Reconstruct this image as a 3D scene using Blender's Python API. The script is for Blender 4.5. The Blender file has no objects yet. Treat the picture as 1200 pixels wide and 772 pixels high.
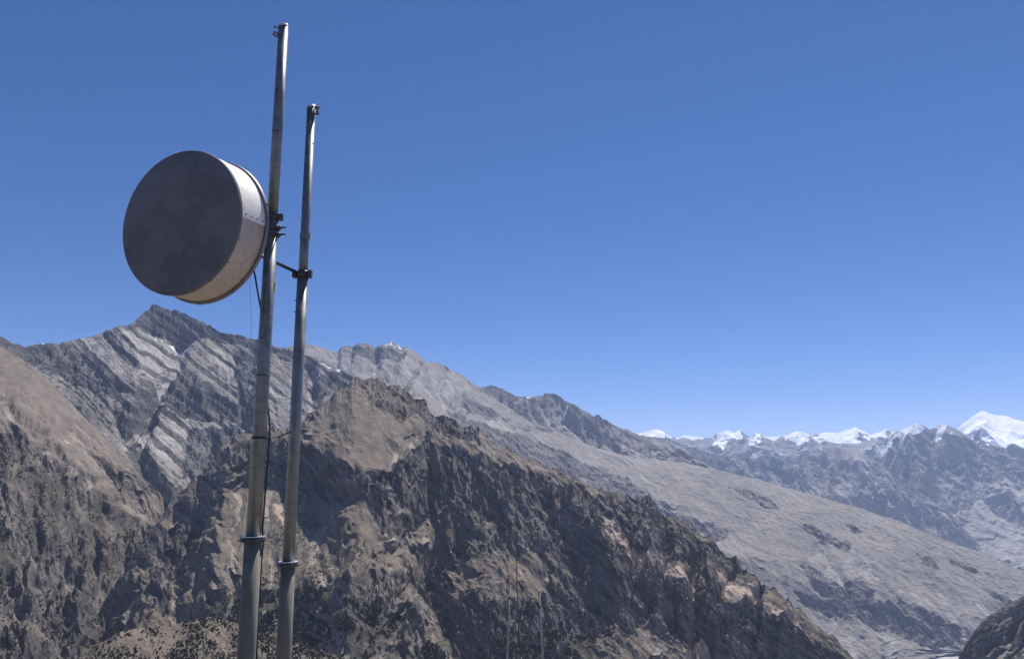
import bpy, bmesh, math, random
import numpy as np
from mathutils import Vector, Matrix

random.seed(7)
C = bpy.context.scene.collection
SC = bpy.context.scene

# ------------------------------------------------------------------ camera model (survey helpers)
EYE = 1.65
PITCH = math.radians(10.5)
CP, SP = math.cos(PITCH), math.sin(PITCH)
F = 900.0

def bearing(px, py):
    """sight line of a surveyed point -> (azimuth, tangent of elevation)"""
    px = np.asarray(px, float); py = np.asarray(py, float)
    dx = (px - 600) / F; dy = (386 - py) / F
    X = dx; Y = CP - SP * dy; Z = SP + CP * dy
    return np.arctan2(X, Y), Z / np.hypot(X, Y)

def sight(X, Y, Z):
    Z = Z - EYE
    d = Y * CP + Z * SP
    return 600 + F * X / d, 386 - F * (-Y * SP + Z * CP) / d

def at(px, py, depth_y):
    """world point on the sight line of (px,py) at ground distance R"""
    a, t = bearing(px, py)
    return Vector((depth_y * math.sin(a), depth_y * math.cos(a), depth_y * float(t) + EYE))

# ------------------------------------------------------------------ noise
def perlin(x, y, seed=0):
    rs = np.random.RandomState(seed)
    perm = rs.permutation(256).astype(np.int32)
    perm = np.concatenate([perm, perm])
    ang = rs.rand(256) * 2 * np.pi
    gx = np.cos(ang).astype(np.float32); gy = np.sin(ang).astype(np.float32)
    xi = np.floor(x).astype(np.int32); yi = np.floor(y).astype(np.int32)
    xf = (x - xi).astype(np.float32); yf = (y - yi).astype(np.float32)
    xi &= 255; yi &= 255
    u = xf * xf * xf * (xf * (xf * 6 - 15) + 10); v = yf * yf * yf * (yf * (yf * 6 - 15) + 10)
    x1 = (xi + 1) & 255; y1 = (yi + 1) & 255
    def g(a, b, fx, fy):
        h = perm[perm[a] + b]
        return gx[h] * fx + gy[h] * fy
    n00 = g(xi, yi, xf, yf); n10 = g(x1, yi, xf - 1, yf)
    n01 = g(xi, y1, xf, yf - 1); n11 = g(x1, y1, xf - 1, yf - 1)
    a = n00 + u * (n10 - n00); b = n01 + u * (n11 - n01)
    return (a + v * (b - a)) * 1.5

def fbm(x, y, octs=5, seed=0, gain=0.5, lac=2.03):
    s = 0; a = 1; t = 0
    for o in range(octs):
        s = s + a * perlin(x, y, seed + o * 13); t += a
        a *= gain; x = x * lac + 17.3; y = y * lac - 9.1
    return s / t

def ridged(x, y, octs=5, seed=0, gain=0.5, lac=2.07):
    s = 0; a = 1; t = 0; w = 1.0
    for o in range(octs):
        n = 1 - np.abs(perlin(x, y, seed + o * 17)) * 1.6
        n = np.clip(n, 0, 1); n = n * n * w
        w = np.clip(n * 1.6, 0, 1)
        s = s + a * n; t += a; a *= gain
        x = x * lac + 5.7; y = y * lac + 3.3
    return s / t

def smooth(e0, e1, x):
    t = np.clip((x - e0) / (e1 - e0), 0, 1); return t * t * (3 - 2 * t)

def blur(A, n=1):
    for _ in range(n):
        B = np.pad(A, 1, mode='edge')
        A = (B[:-2, 1:-1] + B[2:, 1:-1] + 2 * B[1:-1, 1:-1]) / 4
        B = np.pad(A, 1, mode='edge')
        A = (B[1:-1, :-2] + B[1:-1, 2:] + 2 * B[1:-1, 1:-1]) / 4
    return A

def inside(px, py, poly):
    r = np.zeros(px.shape, bool); n = len(poly)
    for i in range(n):
        x0, y0 = poly[i]; x1, y1 = poly[(i + 1) % n]
        c = ((y0 > py) != (y1 > py))
        with np.errstate(divide='ignore', invalid='ignore'):
            c &= px < (x1 - x0) * (py - y0) / (y1 - y0 + 1e-12) + x0
        r ^= c
    return r

def line_dist(px, py, pts):
    d = np.full(px.shape, 1e9)
    for (x0, y0), (x1, y1) in zip(pts[:-1], pts[1:]):
        L2 = (x1 - x0) ** 2 + (y1 - y0) ** 2
        t = np.clip(((px - x0) * (x1 - x0) + (py - y0) * (y1 - y0)) / L2, 0, 1)
        d = np.minimum(d, np.hypot(px - x0 - t * (x1 - x0), py - y0 - t * (y1 - y0)))
    return d

# ------------------------------------------------------------------ rain erosion (droplets)
def erode(Z, R, daz, n, batches, steps, seed, k=4.0):
    H = Z.astype(np.float64).copy(); ny, nx = H.shape
    DU = R * daz; DR = np.gradient(R, axis=0); SK = np.gradient(R, axis=1) / DU
    cell = float(DU.mean())
    rng = np.random.RandomState(seed)
    dep = np.zeros_like(H)
    for b in range(batches):
        x = rng.uniform(1, nx - 3, n); y = rng.uniform(1, ny - 3, n)
        dx = np.zeros(n); dy = np.zeros(n); v = np.ones(n); w = np.ones(n); s = np.zeros(n)
        for st in range(steps):
            if st % 3 == 0:
                GY = np.gradient(H, axis=0) / DR; GX = np.gradient(H, axis=1) / DU - SK * GY
            ix = x.astype(int); iy = y.astype(int); fx = x - ix; fy = y - iy
            w00 = (1 - fx) * (1 - fy); w10 = fx * (1 - fy); w01 = (1 - fx) * fy; w11 = fx * fy
            i00 = iy * nx + ix
            def bil(A):
                a = A.ravel(); return a[i00] * w00 + a[i00 + 1] * w10 + a[i00 + nx] * w01 + a[i00 + nx + 1] * w11
            h = bil(H); gx = bil(GX); gy = bil(GY)
            dx = dx * .3 - gx * .7; dy = dy * .3 - gy * .7
            l = np.hypot(dx, dy) + 1e-9; dx /= l; dy /= l
            X2 = x + dx * cell / DU[iy, ix]; Y2 = y + np.clip((dy - dx * SK[iy, ix]) * cell / DR[iy, ix], -1.5, 1.5)
            ok = (X2 > 1) & (X2 < nx - 3) & (Y2 > 1) & (Y2 < ny - 3)
            X2 = np.where(ok, X2, x); Y2 = np.where(ok, Y2, y); w = np.where(ok, w, 0)
            jx = X2.astype(int); jy = Y2.astype(int); gx_ = X2 - jx; gy_ = Y2 - jy; j00 = jy * nx + jx
            a = H.ravel()
            hn = a[j00] * (1 - gx_) * (1 - gy_) + a[j00 + 1] * gx_ * (1 - gy_) + a[j00 + nx] * (1 - gx_) * gy_ + a[j00 + nx + 1] * gx_ * gy_
            dh = (hn - h) / cell
            cap = np.clip(-dh, .01, 1.2) * v * w * k
            up = dh > 0
            depo = np.where(up, np.minimum(dh, s), np.where(s > cap, (s - cap) * .15, 0))
            ero = np.where((~up) & (s <= cap), np.minimum((cap - s) * .12, -dh * .5), 0)
            depo *= w > 0; ero *= w > 0
            dlt = (depo - ero) * cell
            s = s - depo + ero
            D = np.bincount(np.concatenate([i00, i00 + 1, i00 + nx, i00 + nx + 1]),
                            np.concatenate([dlt * w00, dlt * w10, dlt * w01, dlt * w11]), nx * ny).reshape(ny, nx)
            D = np.clip(D, -cell * .5, cell * .5)
            H += blur(D)
            dep += np.maximum(D, 0)
            v = np.sqrt(np.clip(v * v * .9 - dh * 1.0, .05, 4)); w = w * .985
            x, y = X2, Y2
    return H, blur(dep, 1) / cell

def up2(A, shape):
    ny, nx = A.shape
    yi = np.linspace(0, ny - 1, shape[0]); xi = np.linspace(0, nx - 1, shape[1])
    y0 = np.minimum(yi.astype(int), ny - 2); x0 = np.minimum(xi.astype(int), nx - 2)
    fy = (yi - y0)[:, None]; fx = (xi - x0)[None]
    a = A[y0] * (1 - fy) + A[y0 + 1] * fy
    return a[:, x0] * (1 - fx) + a[:, x0 + 1] * fx

def mesh_grid(name, X, Y, Z, attrs, mat, smooth_shade=False):
    ny, nx = X.shape
    co = np.stack([X, Y, Z], -1).reshape(-1, 3).astype(np.float32)
    idx = np.arange(nx * ny).reshape(ny, nx)
    q = np.stack([idx[:-1, :-1], idx[:-1, 1:], idx[1:, 1:], idx[1:, :-1]], -1).reshape(-1, 4).astype(np.int32)
    me = bpy.data.meshes.new(name)
    me.vertices.add(len(co)); me.vertices.foreach_set('co', co.ravel())
    me.loops.add(q.size); me.loops.foreach_set('vertex_index', q.ravel())
    me.polygons.add(len(q)); me.polygons.foreach_set('loop_start', np.arange(0, q.size, 4, dtype=np.int32))
    me.update(calc_edges=True)
    if not smooth_shade:
        me.shade_flat()
    for k, A in attrs.items():
        a = me.attributes.new(k, 'FLOAT', 'POINT'); a.data.foreach_set('value', np.clip(A, 0, 1).astype(np.float32).ravel())
    me.materials.append(mat)
    o = bpy.data.objects.new(name, me); C.objects.link(o)
    return o

LAST = []
def massif(name, mat, crest, lower, step=0.9, vstep=0.95, back=0.12, seed=0, rock=(), soil=(), scree=(), veg=(), snow=None, snowpoly=(), pale=(),
           carve=(), big=(18, 90), strata=None, flute=0, rock_slope=(44, 56), ero=(9000, 5, 50, 3.0), fine=(2.2, 0.5), edge=5, wob=16.0, crest_keep=0.8, ero_soil=.10, bandw=1.0, swarp=1.0, flow=(0, -1), crest_rough=.55, jagged=1.0):
    """one mountain massif: a height field on a polar grid about the viewpoint.
    crest [(px,py,R)]; lower: list of knot curves [(px,py[,slope])], slope = steepness (deg) of the face from that curve up to the previous one"""
    pc = np.array([(a, b) for a, b, *_ in crest], float)
    azc, tc = bearing(pc[:, 0], pc[:, 1])
    Rc = np.interp(np.arange(len(crest)), [i for i, c in enumerate(crest) if len(c) > 2], [c[2] for c in crest if len(c) > 2])
    daz = step / F * 0.93
    az = np.arange(azc[0], azc[-1], daz)
    T = [np.interp(az, azc, tc)]; jag0 = jagged / F * (1.5 * (ridged(az * F / 26 + seed, az * 0 + .3, 4, seed + 7, .62) - .42) + .9 * fbm(az * F / 6, az * 0 + .7, 2, seed + 8)); RR = [np.interp(az, azc, Rc)]
    PYc = [np.interp(az, azc, pc[:, 1])]
    for cv in lower:
        q = np.array([(a, b) for a, b, *_ in cv], float)
        aq, tq = bearing(q[:, 0], q[:, 1])
        sl = np.interp(np.arange(len(cv)), [i for i, c in enumerate(cv) if len(c) > 2], [c[2] for c in cv if len(c) > 2])
        t = np.interp(az, aq, tq); s = np.tan(np.radians(np.interp(az, aq, sl)))
        k_ = len(T); xx = az * F
        t = t + (fbm(xx / 34 + 7.7 * k_, xx * 0 + k_ + .5, 2, seed + 80 + k_, .5)) * wob / F
        ker = np.hanning(27); ker /= ker.sum()
        s = np.convolve(np.pad(s, 13, mode='edge'), ker, 'valid')
        t = np.minimum(t, T[-1] - 0.003)
        s = np.maximum(s, T[-1] + 0.12)
        RR.append(RR[-1] * (s - T[-1]) / (s - t)); T.append(t)
        PYc.append(np.interp(az, aq, q[:, 1]))
    # rows, bottom to crest
    rows_R = []; rows_Z = []; K = len(RR) - 1
    for k in range(K, 0, -1):
        n = max(4, int(np.percentile(np.abs(PYc[k] - PYc[k - 1]), 80) / vstep))
        u = np.linspace(0, 1, n, endpoint=False)[:, None]
        r = RR[k] + (RR[k - 1] - RR[k]) * u
        z0 = RR[k] * T[k]; z1 = RR[k - 1] * T[k - 1]
        rows_R.append(r); rows_Z.append(z0 + (z1 - z0) * u)
    nfront = sum(len(r) for r in rows_R)
    nb = 26
    u = np.linspace(0, 1, nb)[:, None]
    rows_R.append(RR[0] * (1 + back * u ** 1.3)); rows_Z.append(RR[0] * T[0] - RR[0] * back * 0.62 * u ** 1.3 - 0.0 * u)
    R = np.concatenate(rows_R); Z = np.concatenate(rows_Z)
    seam = (np.arange(len(R)) / nfront)[:, None] * np.ones(R.shape)
    jag = np.clip((1 - seam) / .12, 0, 1) * (1.3 * wob * fbm(az[None] * F / 48 + 3, seam * 7.0, 4, seed + 90, .6))
    colx = np.clip(np.arange(len(az))[None] + jag / step, 0, len(az) - 1.001); c0 = colx.astype(int); cf = colx - c0
    ri = np.arange(len(R))[:, None]
    R0 = R; Z = Z[ri, c0] * (1 - cf) + Z[ri, c0 + 1] * cf
    # keep each row at its own range: shift the height with the range it came from
    Rj = R[ri, c0] * (1 - cf) + R[ri, c0 + 1] * cf; R = Rj
    for _ in range(3):   # round the knots a little
        P = np.pad(Z, ((1, 1), (0, 0)), mode='edge'); Zs = (P[:-2] + P[2:] + 2 * Z) / 4
        keep = np.zeros(len(Z)); keep[nfront - 3:nfront + 3] = 1
        Z = Z * keep[:, None] + Zs * (1 - keep[:, None])
    A = np.broadcast_to(az, R.shape)
    X = R * np.sin(A); Y = R * np.cos(A)
    Rm = float(RR[0].mean()); pm = Rm / F       # metres per picture pixel at this range
    PX, PY = sight(X, Y, Z + EYE)
    front = np.zeros(R.shape); front[:nfront] = 1
    rowpos = (np.arange(len(R)) / nfront)[:, None]
    cw = np.clip(1 - np.abs(rowpos - 1) / 0.12, 0, 1) * np.ones(R.shape)     # 1 at the crest
    # irregular outlines for the mapped outcrops
    U = X / pm; V = Y / pm                                              # plan position in ~pixels
    w1 = fbm(PX / 30, PY / 30, 5, seed + 1, .62); w2 = fbm(PX / 30 + 40, PY / 30, 5, seed + 2, .62)
    wx = PX + w1 * edge * 2.2; wy = PY + w2 * edge * 2.2
    def region(polys, soft=2):
        m = np.zeros(R.shape)
        for p in polys:
            wgt = 1.0
            if isinstance(p, tuple): wgt, p = p
            m = np.maximum(m, wgt * inside(wx, wy, p))
        m[nfront:] = m[nfront - 1]
        return blur(m, soft) if len(polys) else m
    mr = region(rock); ms = region(soil); mc = region(scree); mv = region(veg); mp = region(snowpoly, 1); mpl = region(pale)
    rugged = np.clip(0.35 + mr * 0.9 - ms * 0.3, 0.06, 1.2)
    rugged = blur(np.where(ms > .5, 0.08 + 0.5 * mr, rugged), 3)
    # gullies and ribs
    for pts, wpx, dep in carve:
        d = line_dist(wx, wy, pts)
        Z = Z - dep * np.exp(-(d / wpx) ** 2)
    Z = Z + (jag0 * RR[0])[None] * np.clip(1 - np.abs(rowpos - 1) / 0.07, 0, 1) ** 1.5
    amp, wl = big
    along = X * flow[0] + Y * flow[1]; across = X * flow[1] - Y * flow[0]
    bend = .35 * fbm(X / (wl * pm * 1.7), Y / (wl * pm * 1.7), 3, seed + 6)
    zr = ridged(across / (wl * pm) + 3.1 + bend, along / (wl * pm) * 0.42 + bend, 5, seed + 5, .5) - .45
    Z = Z + amp * pm * zr * (1 - crest_keep * cw) * np.clip(rugged + .12, .15, 1.1)
    if strata:
        amp_s, per, dip, amt = strata                   # metres of step (px), period (px), dip to the right
        sc = (Z / pm + U * math.tan(math.radians(dip))) / per + swarp * (0.9 * fbm(U / 160, V / 160, 3, seed + 9) + .22 * fbm(U / 25, V / 25, 3, seed + 10))
        ph = sc - np.floor(sc)
        idn = np.floor(sc).astype(int)
        hs = np.random.RandomState(seed + 3).rand(997)[idn % 997]
        stp = np.where(ph < .72, ph / .72 * .3, .3 + (ph - .72) / .28 * .7) - ph
        Z = Z + stp * amp_s * pm * (.35 + hs) * np.clip(rugged + .1, .05, 1) * (1 - .6 * cw)
        s2 = sc * 3.37 + .3 * fbm(U / 40, V / 40, 2, seed + 12); p2 = s2 - np.floor(s2); h2 = np.random.RandomState(seed + 4).rand(997)[np.floor(s2).astype(int) % 997]
        Z = Z + (np.where(p2 < .65, p2 / .65 * .25, .25 + (p2 - .65) / .35 * .75) - p2) * amp_s * .3 * pm * (.2 + h2) * np.clip(rugged + .1, .05, 1) * (1 - .6 * cw)
        band2 = smooth(.55, .7, p2) * (h2 > .45) * .55 * bandw
        band = smooth(.60, .74, ph) * smooth(1.0, .93, ph) * (hs > .2) * bandw
        band = np.maximum(band, band2)
    else:
        band = 0; 
    if flute:
        fl = ridged(A * Rm / pm / 11, R / pm / 60, 3, seed + 21) - .4
        Z = Z + flute * pm * fl * mr * (1 - .7 * cw)
    dep = np.zeros(R.shape)
    if ero and ero[1]:
        n, b, st, kk = ero
        h2 = Z[::2, ::2]; Hn, d2 = erode(h2, R[::2, ::2], daz * 2, n, b, st, seed + 31, kk)
        delta = up2(Hn - h2, Z.shape)
        Z = Z + delta * (1 - .7 * cw) * np.clip(ero_soil + rugged, .05, 1)
        dep = up2(d2, Z.shape)
    fa, fb = fine
    f1 = ridged((across / pm) / 11, (along / pm) / 19, 5, seed + 41, .62) - .4
    f2 = fbm(U / 3.1 + 5, V / 3.1, 3, seed + 51, .6)
    Z = Z + pm * (fa * 2.2 * f1 + fb * 1.6 * f2) * np.clip(rugged * 1.1, .1, 1.2) * (1 - (1 - crest_rough) * cw) * front
    # steepness of the finished ground
    gr = np.gradient(Z, axis=0) / np.gradient(R, axis=0); gl = np.gradient(Z, axis=1) / (R * daz) - np.gradient(R, axis=1) / (R * daz) * gr
    slope = np.degrees(np.arctan(np.hypot(gr, gl)))
    nz = fbm(U / 9, V / 9, 4, seed + 61)
    a_r = smooth(rock_slope[0], rock_slope[1], blur(slope, 1) + nz * 9 + mr * 20 - ms * 22 - mc * 12)
    a_r = np.clip(np.maximum(a_r * (1 - .7 * mc), mr * smooth(-.75, -.1, nz + .02 * (slope - 35))) + band * .9 * (1 - .8 * ms), 0, 1)
    a_c = np.clip(smooth(.15, 1.2, blur(dep, 1)) * .9 * (1 - mr * .5) + mc * (.75 + .5 * nz), 0, 1)
    a_v = mv
    a_s = np.zeros(R.shape)
    if snow:
        line, span, sl = snow
        wpy = PY + 9 * fbm(U / 14, V / 14, 4, seed + 71)
        a_s = smooth(line + span, line - span, wpy) * smooth(sl + 6, sl - 6, blur(slope, 1) + 10 * nz)
    a_s = np.maximum(a_s, mp * smooth(-.3, .1, nz + .3 * (1 - slope / 55)))
    o = mesh_grid(name, X, Y, Z + EYE, dict(rock=a_r, scree=a_c, veg=a_v, snow=a_s, pale=mpl), mat)
    LAST.append(dict(X=X, Y=Y, Z=Z + EYE, PX=PX, PY=PY, RR=RR, T=T, az=az, front=front, slope=slope, pm=pm, mv=mv, nfront=nfront))
    return o

# ------------------------------------------------------------------ materials
def new_mat(name):
    m = bpy.data.materials.new(name); m.use_nodes = True
    nt = m.node_tree; nt.nodes.clear()
    out = nt.nodes.new('ShaderNodeOutputMaterial'); b = nt.nodes.new('ShaderNodeBsdfPrincipled')
    nt.links.new(b.outputs[0], out.inputs['Surface'])
    return m, nt, b

def N(nt, t, **kw):
    n = nt.nodes.new(t)
    for k, v in kw.items():
        if k.startswith('i_'): n.inputs[k[2:].replace('_', ' ')].default_value = v
        else: setattr(n, k, v)
    return n

def mixc(nt, fac, a, b, blend='MIX'):
    n = nt.nodes.new('ShaderNodeMix'); n.data_type = 'RGBA'; n.blend_type = blend
    for sock, v in ((n.inputs[0], fac), (n.inputs[6], a), (n.inputs[7], b)):
        if isinstance(v, bpy.types.NodeSocket): nt.links.new(v, sock)
        elif isinstance(v, (int, float)): sock.default_value = v
        else: sock.default_value = (*v, 1)
    return n.outputs[2]

def mth(nt, op, a, b=0.0, c=None, clamp=False):
    n = nt.nodes.new('ShaderNodeMath'); n.operation = op; n.use_clamp = clamp
    for i, v in enumerate((a, b) if c is None else (a, b, c)):
        if isinstance(v, bpy.types.NodeSocket): nt.links.new(v, n.inputs[i])
        else: n.inputs[i].default_value = v
    return n.outputs[0]

def ramp(nt, v, lo, hi):
    n = nt.nodes.new('ShaderNodeMapRange'); n.interpolation_type = 'SMOOTHSTEP'
    nt.links.new(v, n.inputs[0]); n.inputs[1].default_value = lo; n.inputs[2].default_value = hi
    return n.outputs[0]

def terrain_mat(name, pm, soil, soil2, rock, rock2, scree, veg=(.042, .041, .031), pale=(.42, .34, .27), dip=30, mott=1.0, bump=1.0):
    m, nt, b = new_mat(name)
    L = nt.links
    tc = N(nt, 'ShaderNodeTexCoord')
    P = tc.outputs['Object']
    def noise(px, detail=6, rough=.6, vec=P):
        n = N(nt, 'ShaderNodeTexNoise', i_Scale=1 / (px * pm), i_Detail=detail, i_Roughness=rough); L.new(vec, n.inputs['Vector']); return n.outputs['Fac']
    def attr(k):
        n = N(nt, 'ShaderNodeAttribute', attribute_name=k); return n.outputs['Fac']
    # strata coordinates: stretched along the bedding, which dips to the right
    mp = N(nt, 'ShaderNodeMapping'); mp.vector_type = 'TEXTURE'; mp.inputs['Rotation'].default_value = (0, math.radians(dip), 0); mp.inputs['Scale'].default_value = (7, 7, 1.0)
    L.new(P, mp.inputs['Vector'])
    n_big = noise(70, 5); n_mid = noise(14, 6, .65); n_fine = noise(3.2, 4, .7); n_str = noise(7, 5, .65, mp.outputs[0])
    s = mixc(nt, ramp(nt, n_big, .38, .62), soil, soil2)
    s = mixc(nt, 1.0, s, mixc(nt, ramp(nt, n_mid, .3, .7), (1 - .3 * mott, 1 - .3 * mott, 1 - .28 * mott), (1 + .25 * mott, 1 + .22 * mott, 1 + .17 * mott)), 'MULTIPLY')
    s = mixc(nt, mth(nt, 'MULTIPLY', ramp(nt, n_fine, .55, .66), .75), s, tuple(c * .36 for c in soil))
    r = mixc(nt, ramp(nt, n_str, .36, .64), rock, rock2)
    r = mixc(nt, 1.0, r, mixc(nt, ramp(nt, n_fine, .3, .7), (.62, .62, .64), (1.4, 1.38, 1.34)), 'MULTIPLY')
    sc_ = mixc(nt, ramp(nt, n_mid, .3, .7), tuple(c * .8 for c in scree), tuple(min(1, c * 1.15) for c in scree))
    vg = mixc(nt, ramp(nt, n_mid, .35, .65), veg, tuple(c * 1.5 for c in veg))
    def mask(k, ns, lo=.35, hi=.65, amt=.8):
        v = mth(nt, 'ADD', attr(k), mth(nt, 'MULTIPLY', mth(nt, 'SUBTRACT', ns, .5), amt))
        return ramp(nt, v, lo, hi)
    c = mixc(nt, mask('scree', n_mid, .3, .9), s, sc_)
    c = mixc(nt, mth(nt, 'MULTIPLY', mask('veg', n_fine, .45, .6, 1.6), attr('veg')), c, vg)
    c = mixc(nt, mask('rock', mth(nt, 'ADD', mth(nt, 'MULTIPLY', n_str, .65), mth(nt, 'MULTIPLY', n_fine, .35)), .38, .62, 1.1), c, r)
    c = mixc(nt, mask('pale', n_mid, .45, .7, .9), c, pale)
    sn = mask('snow', n_mid, .40, .52, .7)
    c = mixc(nt, sn, c, (.86, .88, .92))
    L.new(c, b.inputs['Base Color']); b.inputs['Roughness'].default_value = .95; b.inputs['Specular IOR Level'].default_value = .15
    bp = N(nt, 'ShaderNodeBump', i_Strength=.7, i_Distance=1.4 * pm * bump)
    h = mth(nt, 'ADD', mth(nt, 'MULTIPLY', n_fine, 1.0), mth(nt, 'MULTIPLY', n_str, 1.2))
    h = mth(nt, 'MULTIPLY', h, mth(nt, 'SUBTRACT', 1.0, mth(nt, 'MULTIPLY', sn, .8)))
    L.new(h, bp.inputs['Height']); L.new(bp.outputs[0], b.inputs['Normal'])
    return m

def tag(o, label, cat, group=None, kind=None):
    o['label'] = label; o['category'] = cat
    if group: o['group'] = group
    if kind: o['kind'] = kind
    return o
# ------------------------------------------------------------------ mountains
SOIL = (.235, .195, .15); SOIL2 = (.20, .17, .135)
DARK = (.055, .053, .055); DARK2 = (.135, .125, .12); SCREE = (.33, .31, .29)

m_mid = terrain_mat('mid_hill_ground', 2.2, (.198, .168, .135), (.162, .142, .112), (.078, .070, .066), (.215, .192, .168), (.31, .265, .22), pale=(.43, .33, .27), dip=36, mott=.7)
m_left = terrain_mat('left_slope_ground', 2.6, (.205, .174, .146), (.178, .154, .13), (.075, .067, .062), (.175, .155, .136), (.28, .245, .21), dip=40, mott=.6)
m_peak = terrain_mat('peak_rock', 4.5, (.27, .25, .23), (.225, .208, .192), (.062, .062, .067), (.16, .155, .15), (.35, .33, .31), dip=34, mott=.8)
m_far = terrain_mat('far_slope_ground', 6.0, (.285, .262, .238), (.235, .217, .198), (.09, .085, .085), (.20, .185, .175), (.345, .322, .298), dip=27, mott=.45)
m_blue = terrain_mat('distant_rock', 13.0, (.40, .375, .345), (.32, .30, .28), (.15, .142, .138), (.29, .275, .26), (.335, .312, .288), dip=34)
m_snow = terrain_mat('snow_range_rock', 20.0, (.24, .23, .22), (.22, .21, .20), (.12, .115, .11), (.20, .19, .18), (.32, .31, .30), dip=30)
m_corner = terrain_mat('corner_hill_ground', 2.4, (.25, .228, .192), (.20, .185, .155), (.10, .095, .088), (.19, .178, .16), (.32, .295, .26), dip=-35, mott=.8)

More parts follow.
